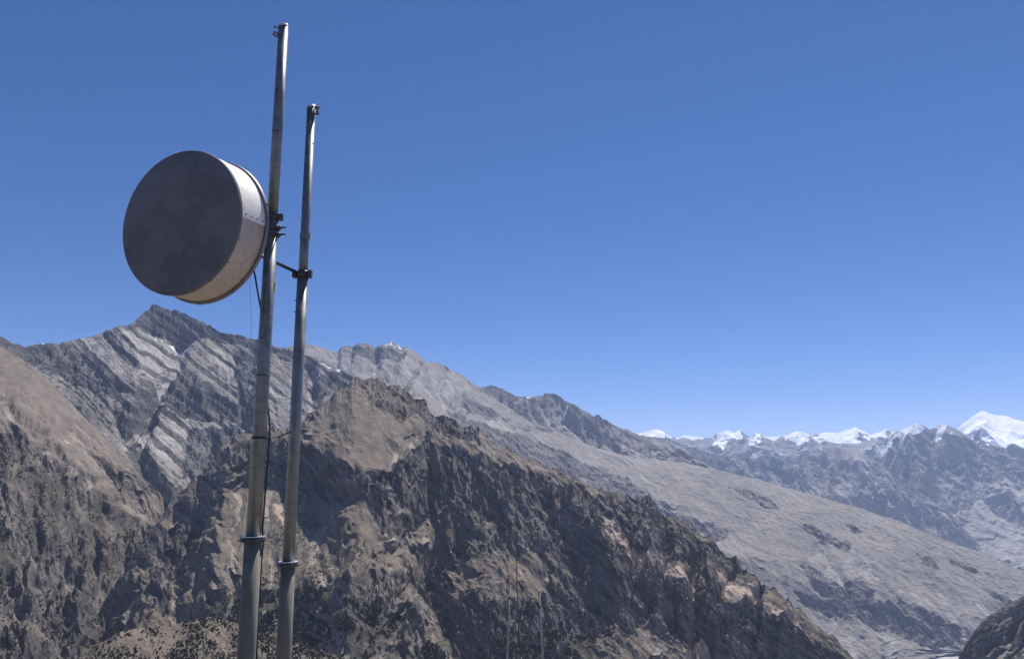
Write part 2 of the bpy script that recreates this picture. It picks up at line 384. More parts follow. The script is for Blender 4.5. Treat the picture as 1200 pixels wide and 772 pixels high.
# mid hill with the olive bowl and the dark cliffs
mid = massif('hill', m_mid,
    crest=[(95, 775, 1860), (125, 712), (150, 662, 1930), (178, 622), (200, 592, 2000), (217, 570), (240, 545), (267, 515, 2120), (290, 504), (333, 501), (355, 490), (370, 478), (395, 458),
           (412, 445), (430, 440, 2350), (447, 443), (462, 450), (476, 452), (487, 461), (499, 465), (505, 477), (516, 485), (532, 487), (543, 496), (560, 501), (572, 512), (590, 522, 2240), (640, 542), (672, 559), (707, 572), (745, 582, 2160),
           (766, 588), (780, 601), (800, 606), (816, 620), (836, 627), (845, 640), (853, 646), (863, 652), (870, 665, 2080), (884, 671), (893, 681), (908, 687), (920, 700), (931, 706), (942, 717), (960, 729), (977, 744), (1005, 772, 1990), (1040, 815)],
    lower=[
        [(150, 648, 40), (200, 600, 40), (250, 560, 40), (290, 520, 42), (330, 515, 40), (370, 521, 31), (400, 538, 30), (430, 556, 30), (450, 552, 30), (475, 532, 32), (500, 518, 36), (560, 538, 32), (600, 556),
         (640, 574), (680, 596, 31), (700, 612, 31), (740, 652, 32), (790, 667, 31), (815, 690), (850, 698), (885, 707), (920, 727), (960, 750, 31), (1040, 840)],
        [(150, 680, 50), (200, 625, 50), (250, 590, 55), (290, 560, 64), (330, 570, 64), (370, 578, 64), (400, 580, 62), (430, 592, 58), (450, 605, 52), (480, 608, 56), (500, 612, 56), (530, 640, 50), (560, 642, 43), (600, 650, 39), (640, 660, 39),
         (680, 680, 40), (740, 705, 42), (780, 725, 47), (820, 742, 54), (850, 748, 54), (900, 765, 50), (1040, 850, 50)],
        [(150, 720, 38), (200, 670, 36), (250, 655, 31), (300, 685, 27), (350, 695, 26), (400, 690, 26), (440, 690, 28), (480, 670, 31), (500, 680, 40), (530, 700, 36), (600, 722, 34), (680, 740, 34), (740, 765, 35), (850, 795, 44), (1040, 880, 40)],
        [(150, 870, 34), (300, 870, 30), (500, 870, 34), (1040, 920, 36)]],
    seed=11, jagged=4.0, flute=2.6, flow=(.6, -.8), crest_keep=.62, crest_rough=.9, rock_slope=(50, 63), big=(22, 72), fine=(2.8, 1.0), strata=(5.0, 19, 35, 0), bandw=.7, edge=8, wob=20, ero=(11000, 3, 50, 2.2),
    rock=[[(262, 530), (300, 515), (335, 513), (370, 519), (400, 537), (425, 553), (440, 575), (445, 600), (480, 630), (470, 640), (440, 612), (420, 590), (400, 578), (370, 580), (330, 570), (285, 562)],
          [(440, 560), (470, 535), (500, 514), (530, 520), (580, 540), (600, 560), (580, 575), (560, 600), (552, 642), (535, 645), (540, 615), (510, 605), (490, 612), (470, 590), (455, 575)], (.55, [(560, 530), (630, 560), (660, 580), (690, 600), (730, 640), (700, 660), (650, 650), (600, 655), (545, 645), (560, 590)]),
          (.55, [(640, 560), (700, 575), (760, 590), (800, 612), (850, 645), (880, 675), (850, 670), (815, 660), (790, 650), (750, 640), (720, 620), (680, 600)]),
          [(780, 672), (815, 690), (850, 702), (885, 708), (925, 728), (985, 768), (990, 800), (850, 800), (800, 745), (770, 720)], (.55, [(640, 640), (720, 640), (780, 668), (790, 730), (740, 720), (690, 720), (650, 690)]),
          [(385, 690), (410, 672), (470, 668), (470, 700), (455, 715), (415, 700)],
          [(465, 650), (495, 650), (510, 680), (560, 760), (540, 790), (520, 720)],
          [(352, 490), (365, 478), (376, 486), (370, 494), (358, 498)],
          (.75, [(410, 470), (430, 462), (470, 470), (490, 482), (470, 488), (440, 478)]), (.5, [(385, 495), (405, 505), (425, 530), (418, 535), (398, 515), (382, 502)]), (.45, [(440, 515), (475, 500), (480, 512), (455, 530)]),
          (.6, [(415, 443), (450, 444), (490, 458), (520, 480), (560, 502), (560, 515), (520, 500), (480, 470), (430, 455)]),
          (.8, [(520, 690), (620, 700), (700, 690), (760, 720), (700, 740), (600, 735), (560, 760)]),
          (.7, [(205, 590), (235, 575), (250, 590), (235, 640), (215, 690), (190, 720), (170, 700)])],
    soil=[(.8, [(345, 510), (380, 478), (410, 462), (440, 478), (490, 490), (498, 505), (470, 530), (445, 552), (420, 548), (390, 530)]),
          [(300, 575), (340, 572), (400, 582), (430, 600), (460, 640), (480, 660), (460, 670), (400, 675), (380, 700), (330, 690), (300, 680), (270, 640), (280, 600)],
          [(480, 615), (500, 606), (532, 616), (528, 645), (500, 655), (484, 645)],
          [(225, 620), (255, 600), (270, 640), (250, 700), (220, 720), (215, 680)]],
    scree=[(.7, [(480, 458), (500, 470), (530, 484), (560, 500), (600, 525), (640, 540), (700, 568), (740, 580), (730, 590), (690, 585), (640, 565), (600, 548), (560, 525), (520, 505)])],
    pale=[[(702, 600), (720, 612), (748, 645), (790, 655), (812, 670), (815, 684), (790, 672), (740, 652), (712, 622)],
          [(828, 662), (850, 676), (868, 686), (884, 682), (887, 698), (860, 697), (840, 680)],
          [(585, 543), (592, 550), (605, 562), (600, 562), (588, 550)], [(608, 580), (626, 592), (630, 602), (620, 596)],
          [(920, 718), (950, 732), (948, 736), (925, 724)], [(322, 590), (334, 590), (330, 610), (324, 606)],
          (.7, [(885, 700), (905, 702), (960, 742), (940, 735), (900, 712)]), (.8, [(800, 765), (815, 752), (840, 772), (820, 790), (800, 790)])],
    veg=[(.9, [(235, 710), (255, 695), (300, 685), (340, 690), (370, 684), (420, 700), (470, 715), (510, 745), (560, 790), (230, 800)]), (.45, [(300, 600), (400, 600), (460, 660), (400, 690), (300, 680)]), (.8, [(560, 720), (640, 700), (700, 720), (700, 790), (560, 790)])],
    carve=[([(494, 650), (505, 668), (525, 710), (555, 765), (570, 810)], 6, 34), ([(640, 575), (660, 610), (675, 655), (695, 700), (712, 740)], 7, 42), ([(600, 560), (615, 600), (640, 650), (650, 690)], 6, 26),
           ([(720, 590), (735, 620), (742, 660), (760, 720)], 6, 34), ([(812, 640), (812, 690), (815, 740), (815, 790)], 5, 40), ([(775, 600), (785, 640), (778, 670), (790, 730)], 5, 26), ([(886, 690), (887, 740), (890, 790)], 4, 28), ([(855, 655), (845, 690), (850, 750)], 4, 22),
           ([(670, 580), (700, 620), (720, 680), (735, 730)], 7, -24), ([(760, 600), (762, 650), (772, 720)], 7, -22), ([(830, 640), (832, 690), (838, 745)], 6, -24), ([(560, 530), (585, 590), (610, 640)], 8, -22), ([(925, 710), (915, 750), (920, 790)], 6, -20),
           ([(240, 560), (225, 610), (200, 660)], 8, 25), ([(430, 560), (450, 580), (470, 610)], 5, -14), ([(535, 600), (540, 645)], 6, 32), ([(508, 520), (520, 560), (512, 600)], 6, -22), ([(460, 440), (455, 470), (450, 540)], 14, 8), ([(380, 530), (360, 570)], 5, 18), ([(330, 525), (325, 560)], 5, 14)])
MID_LAYER = LAST[-1]
tag(mid, 'broad tan hill with an olive hollow and dark fluted cliffs, below the far grey slope', 'hill', kind='structure')

# smooth slope on the left, rocky below
lef = massif('hill', m_left,
    crest=[(-110, 360, 2850), (-60, 385), (0, 404, 2720), (20, 415), (35, 426), (60, 446), (85, 472, 2570), (115, 502), (140, 530), (170, 560), (195, 588, 2360), (210, 606), (222, 632), (228, 655, 2270), (222, 690), (225, 720), (240, 760, 2180), (260, 800)],
    lower=[
        [(-110, 500, 28), (0, 500, 27), (60, 525, 27), (115, 550, 28), (170, 585, 31), (210, 625, 36), (240, 765, 38), (260, 805, 38)],
        [(-110, 560, 33), (0, 575, 33), (60, 600, 32), (115, 620, 32), (170, 640, 35), (210, 670, 42), (240, 785, 42), (260, 825, 42)],
        [(-110, 660, 28), (0, 680, 28), (60, 700, 28), (115, 715, 29), (170, 725, 33), (210, 730, 42), (240, 805, 42), (260, 845, 42)],
        [(-110, 860, 32), (260, 900, 34)]],
    seed=23, jagged=1.6, edge=7, rock_slope=(48, 60), flow=(.74, -.67), big=(16, 60), strata=(11.0, 17, 38, 0), swarp=.7, fine=(2.3, .9), flute=.5, ero_soil=.03, ero=(8000, 3, 40, 2.0), bandw=.7,
    soil=[[(-110, 380), (0, 405), (60, 450), (140, 530), (195, 590), (212, 615), (200, 625), (172, 602), (140, 578), (110, 556), (70, 525), (30, 502), (0, 484), (-110, 440)],
          [(20, 535), (60, 555), (90, 575), (85, 590), (50, 575), (25, 560)], [(95, 540), (130, 555), (145, 580), (120, 575)]],
    rock=[(.8, [(-110, 470), (0, 500), (40, 512), (80, 545), (110, 572), (125, 590), (95, 590), (60, 570), (20, 535), (-110, 520)]),
          [(0, 565), (30, 580), (50, 610), (60, 650), (30, 640), (0, 600)], [(122, 545), (140, 556), (170, 585), (176, 592), (150, 580), (130, 562)],
          (.65, [(60, 620), (120, 610), (165, 625), (210, 625), (228, 650), (222, 720), (160, 735), (90, 730), (50, 700), (0, 690), (0, 660), (50, 660)]),
          [(165, 608), (185, 612), (190, 640), (175, 640)], (.65, [(0, 700), (60, 700), (130, 735), (90, 770), (0, 790)]), [(200, 640), (226, 640), (222, 735), (175, 738), (165, 720)]],
    scree=[(.6, [(0, 615), (25, 640), (40, 655), (10, 660), (-20, 640)])],
    veg=[(.75, [(-50, 520), (60, 540), (150, 600), (200, 650), (200, 760), (-50, 800)])],
    carve=[([(0, 470), (50, 510), (110, 570), (165, 640)], 7, 14), ([(120, 545), (150, 580), (200, 630)], 5, 10), ([(40, 560), (100, 640), (150, 720)], 8, 16), ([(-40, 560), (20, 640), (60, 720)], 9, 18)])
LEFT_LAYER = LAST[-1]
tag(lef, 'smooth brown slope at the left edge breaking into dark rock ribs lower down', 'hill', kind='structure')

# layered peak behind
pk = massif('mountain', m_peak,
    crest=[(-110, 350, 3700), (-40, 376), (0, 393, 3800), (14, 400), (27, 405), (36, 403), (50, 401), (66, 401), (80, 399, 4050), (100, 396), (115, 390), (135, 383), (150, 380), (158, 374), (165, 368), (173, 362), (180, 354, 4300), (190, 357), (215, 366), (240, 377), (255, 386), (275, 391),
           (300, 397, 4350), (325, 405), (345, 411), (362, 416), (385, 424), (415, 440, 4200), (440, 460), (470, 480, 4000), (500, 520)],
    lower=[
        [(-110, 365, 46), (0, 408, 46), (27, 418, 46), (80, 408, 42), (115, 396, 42), (150, 383, 45), (162, 380, 50), (175, 392, 64), (200, 396, 66), (215, 397, 66), (240, 396, 62), (275, 402, 55), (310, 412, 48), (362, 428, 46), (415, 455, 42), (500, 540, 40)],
        [(-110, 430, 38), (27, 440, 38), (80, 430, 38), (130, 440, 37), (190, 455, 36), (250, 445, 40), (320, 460, 38), (400, 490, 38), (500, 570, 38)],
        [(-110, 500, 40), (50, 480, 42), (130, 500, 42), (190, 498, 44), (250, 495, 44), (320, 500, 40), (400, 530, 38), (500, 600, 38)],
        [(-110, 620, 36), (100, 600, 34), (200, 600, 34), (250, 580, 34), (400, 600, 36), (500, 680, 36)]],
    seed=37, jagged=1.6, edge=2.5, wob=7, flow=(.3, -.95), big=(12, 70), strata=(8.5, 11, 35, 0), swarp=.42, fine=(1.7, .8), flute=.8, ero=(8000, 2, 40, 1.4), ero_soil=.3,
    rock=[[(172, 360), (181, 353), (215, 366), (260, 388), (300, 400), (330, 410), (300, 412), (262, 396), (240, 394), (222, 398), (200, 397), (176, 388)],
          [(-60, 380), (0, 395), (30, 410), (70, 402), (100, 410), (130, 440), (150, 455), (130, 458), (90, 440), (60, 430), (30, 420), (0, 408), (-60, 400)],
          [(60, 425), (100, 430), (135, 440), (146, 452), (130, 456), (85, 444)],
          [(190, 450), (215, 435), (240, 450), (280, 475), (290, 490), (240, 490), (215, 485), (195, 468)],
          [(275, 410), (300, 415), (300, 440), (285, 450), (275, 435)], [(280, 445), (305, 455), (300, 500), (285, 490)],
          [(360, 445), (385, 432), (412, 440), (400, 455), (375, 465)], [(145, 470), (180, 480), (185, 490), (150, 500), (130, 490)],
          [(150, 500), (165, 520), (195, 560), (210, 600), (190, 590), (160, 550)], [(120, 386), (128, 388), (150, 408), (165, 425), (155, 425), (135, 402)],
          (.8, [(220, 500), (290, 495), (320, 520), (260, 530), (240, 560), (215, 560)])],
    scree=[[(135, 385), (160, 382), (205, 398), (225, 402), (205, 435), (190, 450), (165, 435), (150, 410)], [(90, 398), (120, 395), (160, 440), (150, 445), (110, 415)],
           [(240, 408), (270, 410), (282, 435), (270, 440), (245, 425)], [(150, 490), (190, 480), (210, 490), (225, 510), (200, 540), (180, 530), (165, 510)],
           [(365, 425), (390, 430), (375, 470), (365, 485), (358, 460)], (.7, [(305, 440), (345, 440), (345, 490), (320, 480)])],
    soil=[(1, [(320, 465), (350, 460), (350, 500), (330, 500)])],
    snowpoly=[(.8, [(174, 390), (190, 397), (214, 397), (230, 401), (205, 401), (185, 398)]), (.8, [(40, 400), (52, 397), (78, 397), (80, 400), (50, 402)]), (.7, [(362, 419), (395, 430), (408, 437), (395, 433), (370, 423)])],
    carve=[([(212, 400), (205, 430), (190, 450), (178, 470), (170, 500)], 8, 60), ([(365, 430), (366, 460), (366, 485)], 6, 40), ([(385, 440), (372, 470), (366, 488)], 4, 25), ([(300, 410), (292, 450), (285, 500)], 6, 30), ([(150, 500), (175, 550), (205, 600)], 8, 50)])
tag(pk, 'layered grey mountain with a sharp dark summit, behind the two metal poles', 'mountain', kind='structure')

# far grey mountain and its long bench
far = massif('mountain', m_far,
    crest=[(280, 415, 6400), (335, 407), (358, 401, 6500), (375, 406), (388, 410), (396, 411), (400, 406), (415, 403), (425, 401), (440, 403), (455, 402), (465, 401), (475, 405), (485, 411), (495, 418), (510, 423), (525, 428), (540, 438), (552, 447), (562, 453, 6700), (590, 474), (620, 492), (660, 508), (700, 524), (740, 535), (765, 537, 7300), (800, 541), (830, 547), (850, 552), (875, 558), (895, 563), (920, 570), (950, 578), (980, 586), (1023, 600), (1047, 608), (1083, 621), (1124, 638), (1164, 654), (1200, 668, 6400), (1260, 692), (1310, 715)],
    lower=[
        [(280, 455, 40), (400, 440, 40), (450, 448, 40), (480, 458, 38), (520, 478, 36), (560, 490, 34), (600, 502, 30), (640, 516, 25), (700, 538, 22), (760, 553, 20), (800, 562, 20), (900, 582, 20), (1000, 612, 20), (1100, 645, 20), (1310, 735, 22)],
        [(280, 560, 26), (500, 560, 24), (640, 590, 22), (760, 630, 22), (860, 655, 23), (960, 682, 24), (1040, 700, 25), (1100, 716, 27), (1140, 738, 27), (1200, 765, 28), (1310, 800, 28)],
        [(280, 600, 38), (640, 630, 36), (760, 670, 36), (860, 700, 38), (960, 722, 42), (1040, 738, 46), (1100, 748, 44), (1145, 756, 40), (1200, 790, 40), (1310, 820, 40)],
        [(280, 700, 25), (800, 760, 25), (950, 790, 25), (1040, 788, 24), (1080, 770, 24), (1130, 761, 24), (1200, 800, 24), (1310, 840, 25)]],
    seed=53, jagged=1.3, big=(8, 60), flow=(.55, -.83), strata=(1.6, 21, 27, 0), bandw=.25, swarp=1.6, fine=(1.4, .7), flute=1.0, wob=8, ero=(9000, 4, 50, 2.2), rock_slope=(42, 54), edge=4,
    rock=[(.8, [(400, 408), (440, 404), (480, 410), (470, 420), (430, 418)]), [(545, 470), (565, 475), (585, 485), (580, 490), (550, 482)], [(625, 497), (650, 500), (645, 507)],
          (.9, [(850, 568), (880, 572), (912, 590), (925, 594), (900, 592), (870, 580)]), (.9, [(942, 612), (960, 620), (1000, 638), (995, 645), (965, 632), (945, 620)]),
          [(730, 578), (760, 585), (820, 610), (853, 623), (845, 630), (800, 615), (760, 605), (730, 595)],
          [(990, 676), (1010, 675), (1024, 690), (1020, 712), (1005, 705), (992, 690)], [(1020, 705), (1050, 712), (1085, 730), (1110, 735), (1130, 748), (1125, 756), (1080, 755), (1050, 740), (1025, 725)],
          [(930, 650), (960, 665), (990, 690), (1010, 710), (1040, 735), (1020, 735), (985, 710), (950, 680)], (.9, [(930, 690), (970, 700), (990, 718), (975, 718), (945, 705)]),
          [(1072, 646), (1095, 655), (1105, 668), (1085, 662)], [(1115, 655), (1145, 665), (1140, 668), (1118, 660)], [(1150, 685), (1170, 690), (1195, 712), (1180, 708), (1158, 695)], [(990, 612), (1015, 620), (1000, 622)],
          (.72, [(520, 478), (580, 500), (640, 522), (700, 545), (750, 572), (800, 596), (740, 590), (680, 570), (600, 540), (540, 505)])],
    scree=[(.8, [(340, 405), (400, 404), (470, 402), (510, 424), (540, 440), (560, 456), (520, 465), (480, 455), (430, 440), (360, 425)]), [(500, 440), (530, 450), (535, 468), (505, 465)], (.7, [(540, 445), (600, 480), (590, 490), (550, 465)]), (.8, [(985, 660), (1000, 640), (1012, 660), (1024, 680), (1010, 678), (990, 680)]),
           [(1018, 663), (1024, 662), (1025, 668), (1018, 668)], (.8, [(1030, 675), (1080, 695), (1140, 740), (1125, 738), (1080, 705)])],
    snowpoly=[(.8, [(450, 402), (468, 401), (474, 404), (460, 405)])],
    carve=[([(470, 405), (462, 425), (455, 450)], 5, 40), ([(440, 405), (438, 425), (430, 445)], 5, 40), ([(500, 420), (490, 440), (480, 458)], 5, 35), ([(415, 405), (410, 425)], 4, 30), ([(525, 430), (515, 455)], 5, 30), ([(955, 640), (990, 680), (1010, 715)], 7, 30),
           ([(1010, 660), (1040, 690), (1100, 730), (1145, 752)], 6, 22)])
FAR_LAYER = LAST[-1]
tag(far, 'long pale grey mountain slope falling to the valley on the right', 'mountain', kind='structure')

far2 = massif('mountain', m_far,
    crest=[(520, 480, 8600), (545, 462), (562, 454), (570, 451), (580, 451), (592, 456), (603, 461), (612, 464), (620, 464), (635, 462), (642, 460), (648, 459, 8800), (653, 461), (660, 466), (672, 472), (683, 479), (690, 482), (697, 486), (702, 484), (706, 488), (712, 493), (725, 498), (745, 508), (765, 513, 8600), (785, 520), (800, 527), (815, 534), (835, 546), (855, 560)],
    lower=[[(520, 510, 42), (600, 495, 42), (650, 495, 44), (700, 520, 38), (745, 535, 30), (800, 550, 28), (855, 575, 28)], [(520, 560, 34), (700, 570, 32), (855, 610, 28)]],
    seed=67, jagged=1.5, crest_keep=.9, big=(9, 40), strata=(3, 14, 30, 0), fine=(1.5, .5), flute=3, ero=(5000, 4, 40, 2.2), edge=3,
    rock=[[(565, 452), (580, 450), (612, 464), (600, 468)], [(640, 460), (660, 465), (680, 480), (665, 478)], [(690, 482), (703, 484), (716, 500), (700, 500)], (.6, [(650, 480), (690, 490), (720, 510), (730, 525), (690, 520)])],
    snowpoly=[[(652, 482), (668, 474), (664, 480), (654, 486)], (.8, [(615, 463), (624, 463), (620, 467)])])
tag(far2, 'smaller saw-toothed grey mountain just behind the long pale slope', 'mountain', kind='structure')

# blue distant ranges
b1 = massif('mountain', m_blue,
    crest=[(700, 530, 12500), (740, 512), (765, 511), (785, 513), (800, 519), (815, 523), (835, 530), (850, 534), (860, 530), (868, 531), (885, 537), (905, 533), (918, 538), (930, 541), (945, 532), (960, 527), (975, 522), (990, 525), (1005, 527, 12800), (1025, 540), (1040, 548), (1080, 575), (1110, 596), (1150, 640, 11500)],
    lower=[[(700, 560, 34), (850, 575, 34), (1000, 585, 35), (1150, 660, 34)], [(700, 660, 30), (1000, 720, 30), (1150, 760, 30)]],
    seed=71, bandw=.4, crest_keep=.92, big=(24, 60), strata=(3, 13, 25, 0), fine=(1.8, .6), flute=2, ero=(6000, 5, 50, 2.4), edge=3, rock=[(.5, [(700, 500), (1150, 560), (1150, 680), (700, 640)])],
    carve=[([(872, 546), (882, 560), (900, 585)], 5, -60), ([(972, 545), (966, 570), (985, 605)], 6, -80), ([(908, 550), (918, 570), (932, 600)], 5, -60)])
tag(b1, 'hazy blue mountain ridge below the row of small snow peaks', 'mountain', kind='structure')

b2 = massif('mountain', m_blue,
    crest=[(960, 560, 13800), (1000, 545), (1020, 531), (1030, 522), (1040, 512), (1050, 505), (1060, 501), (1067, 498), (1075, 495), (1082, 498), (1088, 502), (1092, 502), (1098, 499), (1104, 496), (1109, 498), (1115, 500), (1122, 502, 14000), (1135, 511), (1150, 520), (1162, 526), (1175, 530), (1188, 533), (1200, 538), (1230, 547), (1260, 552), (1310, 570, 13000)],
    lower=[[(960, 580, 35), (1040, 550, 35), (1080, 540, 35), (1120, 540, 36), (1200, 570, 34), (1310, 600, 33)], [(960, 640, 34), (1080, 630, 34), (1200, 640, 33), (1310, 660, 33)], [(960, 740, 30), (1310, 790, 29)]],
    seed=83, bandw=.4, crest_keep=.95, big=(28, 66), strata=(5, 12, 28, 0), fine=(1.8, .6), flute=2, ero=(6000, 5, 50, 2.4), edge=3,
    rock=[(.6, [(960, 540), (1080, 500), (1180, 530), (1300, 560), (1300, 620), (1180, 560), (1000, 640)]), (.9, [(1150, 575), (1180, 580), (1220, 610), (1180, 600)]), (.7, [(1100, 520), (1125, 510), (1200, 540), (1200, 552), (1140, 535)])],
    
    snowpoly=[[(1024, 529), (1040, 511), (1060, 500), (1075, 494), (1086, 500), (1080, 506), (1065, 505), (1056, 514), (1045, 518), (1034, 526), (1026, 531)], [(1092, 503), (1104, 495), (1110, 499), (1104, 508), (1098, 516), (1094, 508)], [(1112, 508), (1118, 505), (1110, 512)]],
    carve=[([(1102, 520), (1096, 540), (1075, 580)], 7, -90), ([(1066, 520), (1052, 550), (1040, 585)], 7, -80), ([(1155, 545), (1172, 575), (1215, 620)], 7, -70)])
tag(b2, 'hazy blue twin-topped mountain with snow on its left shoulder', 'mountain', kind='structure')

# snow range on the skyline
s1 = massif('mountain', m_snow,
    crest=[(720, 520, 19000), (745, 508), (757, 506), (762, 504), (770, 502), (778, 505), (785, 511), (795, 512), (802, 509), (812, 511), (825, 512), (834, 512), (842, 507), (852, 504), (860, 506), (868, 503), (873, 508), (880, 511), (887, 506), (892, 509), (900, 511), (915, 511), (922, 509), (928, 506), (935, 504), (942, 507), (950, 509), (960, 508), (970, 506),
           (978, 507), (985, 505), (995, 502), (1003, 500), (1010, 503), (1020, 509), (1030, 506), (1038, 502), (1046, 505), (1056, 508), (1080, 515), (1120, 520, 19000)],
    lower=[[(720, 530, 24), (1120, 530, 24)], [(720, 580, 34), (1120, 590, 34)]],
    seed=97, crest_keep=.93, big=(8, 44), fine=(2.0, .6), flute=2, ero=(3500, 4, 40, 2.0), edge=1.0, snow=(512, 4, 42), rock_slope=(42, 54),
    snowpoly=[[(759, 506), (770, 501), (784, 511), (775, 514), (763, 513)], [(832, 522), (842, 508), (853, 504), (866, 504), (855, 514), (848, 523)], [(876, 518), (885, 509), (893, 513), (888, 524), (880, 522)],
              [(920, 511), (935, 503), (948, 510), (940, 521), (930, 515)], [(950, 512), (970, 507), (1003, 500), (1022, 514), (1005, 518), (980, 515), (955, 516)]])
tag(s1, 'low row of jagged snow-capped peaks on the horizon', 'mountain', kind='structure')
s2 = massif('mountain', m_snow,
    crest=[(1090, 530, 17500), (1105, 515), (1120, 503), (1130, 495), (1140, 487), (1146, 483), (1151, 480), (1157, 483), (1166, 486), (1175, 487), (1183, 488), (1192, 491), (1200, 493), (1230, 500), (1260, 512), (1310, 530, 17500)],
    lower=[[(1090, 545, 23), (1151, 512, 22), (1200, 516, 22), (1310, 545, 24)], [(1090, 575, 42), (1200, 560, 44), (1310, 580, 42)], [(1090, 620, 36), (1310, 640, 36)]],
    seed=101, crest_keep=.95, big=(8, 34), fine=(1.4, .4), flute=3, ero=(3500, 3, 40, 1.6), edge=2, snow=(519, 7, 54), rock_slope=(46, 56),
    snowpoly=[[(1118, 505), (1151, 481), (1200, 493), (1260, 508), (1260, 520), (1200, 507), (1180, 512), (1165, 520), (1150, 512), (1140, 522)]])
tag(s2, 'big white snow peak rising at the right edge', 'mountain', kind='structure')

# near corner hill lower right
cor = massif('hill', m_corner,
    crest=[(1100, 830, 2300), (1118, 790), (1126, 766), (1130, 752), (1137, 743), (1150, 729), (1165, 716), (1175, 711), (1185, 705), (1200, 697, 2300), (1240, 676), (1310, 640, 2300)],
    lower=[[(1100, 850, 44), (1130, 790, 44), (1165, 750, 42), (1200, 735, 42), (1310, 700, 42)], [(1100, 940, 40), (1310, 900, 40)]],
    seed=113, jagged=2.0, big=(5, 50), strata=(2.5, 12, -38, 0), fine=(1.6, .6), ero=(4000, 4, 50, 2.4), edge=3,
    rock=[(.35, [(1120, 770), (1150, 735), (1200, 705), (1200, 730), (1160, 760), (1140, 790)])], scree=[(.8, [(1176, 752), (1192, 735), (1200, 722), (1203, 726), (1190, 745), (1178, 757)])], veg=[(.3, [(1120, 800), (1200, 720), (1300, 700), (1300, 850)])])
tag(cor, 'dark scrubby hillside cutting into the lower right corner', 'hill', kind='structure')

# near spur with scrub, lower left
spur = massif('hill', m_mid,
    crest=[(40, 830, 1000), (70, 795), (95, 768), (120, 752), (140, 739), (160, 735), (180, 734), (205, 731, 1050), (225, 724), (245, 722), (270, 728), (300, 737), (350, 752), (420, 775), (470, 800, 1100), (520, 830)],
    lower=[[(40, 880, 30), (140, 775, 30), (205, 770, 30), (300, 775, 30), (420, 800, 32), (520, 860, 32)], [(40, 960, 38), (520, 960, 38)]],
    seed=127, jagged=1.5, wob=6, big=(6, 60), fine=(1.4, .6), ero=(4000, 3, 50, 2.4), edge=3, soil=[(1, [(100, 760), (205, 728), (320, 690), (480, 740), (480, 850), (60, 850)])],
    veg=[(.5, [(240, 700), (300, 690), (520, 760), (520, 850), (220, 850), (200, 760)])])
SPUR_LAYER = LAST[-1]
tag(spur, 'near tan spur dotted with dark scrub at the foot of the left pole', 'hill', kind='structure')
# ------------------------------------------------------------------ object materials
def metal_mat(name, base, base2, rough=.55, metallic=.45, streak=True, scale=9):
    m, nt, b = new_mat(name); L = nt.links
    tc = N(nt, 'ShaderNodeTexCoord'); P = tc.outputs['Object']
    n1 = N(nt, 'ShaderNodeTexNoise', i_Scale=scale, i_Detail=6.0, i_Roughness=.65); L.new(P, n1.inputs['Vector'])
    mp = N(nt, 'ShaderNodeMapping'); mp.inputs['Scale'].default_value = (26, 26, 1.2); L.new(P, mp.inputs['Vector'])
    n2 = N(nt, 'ShaderNodeTexNoise', i_Scale=1.0, i_Detail=5.0, i_Roughness=.6); L.new(mp.outputs[0], n2.inputs['Vector'])
    n3 = N(nt, 'ShaderNodeTexVoronoi', i_Scale=scale * 6); L.new(P, n3.inputs['Vector'])
    f = mth(nt, 'ADD', mth(nt, 'MULTIPLY', n1.outputs['Fac'], .6 if streak else 1.0), mth(nt, 'MULTIPLY', n2.outputs['Fac'], .4 if streak else 0))
    c = mixc(nt, ramp(nt, f, .36, .62), base, base2)
    c = mixc(nt, mth(nt, 'MULTIPLY', n3.outputs['Distance'], .25), c, tuple(min(1, x * 1.3) for x in base2))
    L.new(c, b.inputs['Base Color'])
    r = mth(nt, 'ADD', mth(nt, 'MULTIPLY', n1.outputs['Fac'], .3), rough - .15); L.new(r, b.inputs['Roughness'])
    b.inputs['Metallic'].default_value = metallic
    bp = N(nt, 'ShaderNodeBump', i_Strength=.25, i_Distance=.004); L.new(n1.outputs['Fac'], bp.inputs['Height']); L.new(bp.outputs[0], b.inputs['Normal'])
    return m

m_galv = metal_mat('galvanised_steel', (.095, .108, .118), (.215, .232, .242), rough=.46, metallic=.4)
m_old = metal_mat('weathered_steel', (.112, .108, .090), (.178, .172, .148), rough=.8, metallic=.0)
m_dark = metal_mat('dark_clamp_steel', (.035, .036, .04), (.075, .075, .08), rough=.5, metallic=.3, scale=30)
m_bright = metal_mat('zinc_and_lit_flange', (.50, .51, .52), (.62, .63, .64), rough=.4, metallic=.5, scale=20)  # bare zinc; also colours in the sun on the flange tops
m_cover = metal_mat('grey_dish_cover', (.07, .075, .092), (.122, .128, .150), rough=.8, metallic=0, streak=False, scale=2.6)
m_drumlow = metal_mat('shaded_drum_paint', (.31, .265, .225), (.43, .375, .325), rough=.7, metallic=0, scale=4)  # darker tan that paints in the shade on the drum below the seam
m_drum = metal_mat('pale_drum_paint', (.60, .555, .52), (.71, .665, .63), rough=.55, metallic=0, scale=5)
m_rim = metal_mat('aluminium_rim', (.12, .122, .13), (.19, .192, .20), rough=.5, metallic=.4, scale=12)
m_cable = metal_mat('black_cable_sheath', (.012, .012, .013), (.022, .022, .024), rough=.5, metallic=0, scale=40)
m_wire = metal_mat('thin_grey_wire', (.22, .23, .25), (.28, .29, .31), rough=.5, metallic=.2, scale=40)
m_wood = metal_mat('weathered_pole_wood', (.24, .225, .21), (.33, .315, .30), rough=.85, metallic=0, scale=4)
m_woodd = metal_mat('dark_pole_wood', (.06, .055, .055), (.09, .085, .08), rough=.85, metallic=0, scale=4)

# ------------------------------------------------------------------ mesh helpers
def frame(d):
    d = Vector(d).normalized()
    a = Vector((0, 0, 1)) if abs(d.z) < .9 else Vector((1, 0, 0))
    u = d.cross(a).normalized(); return u, d.cross(u).normalized()

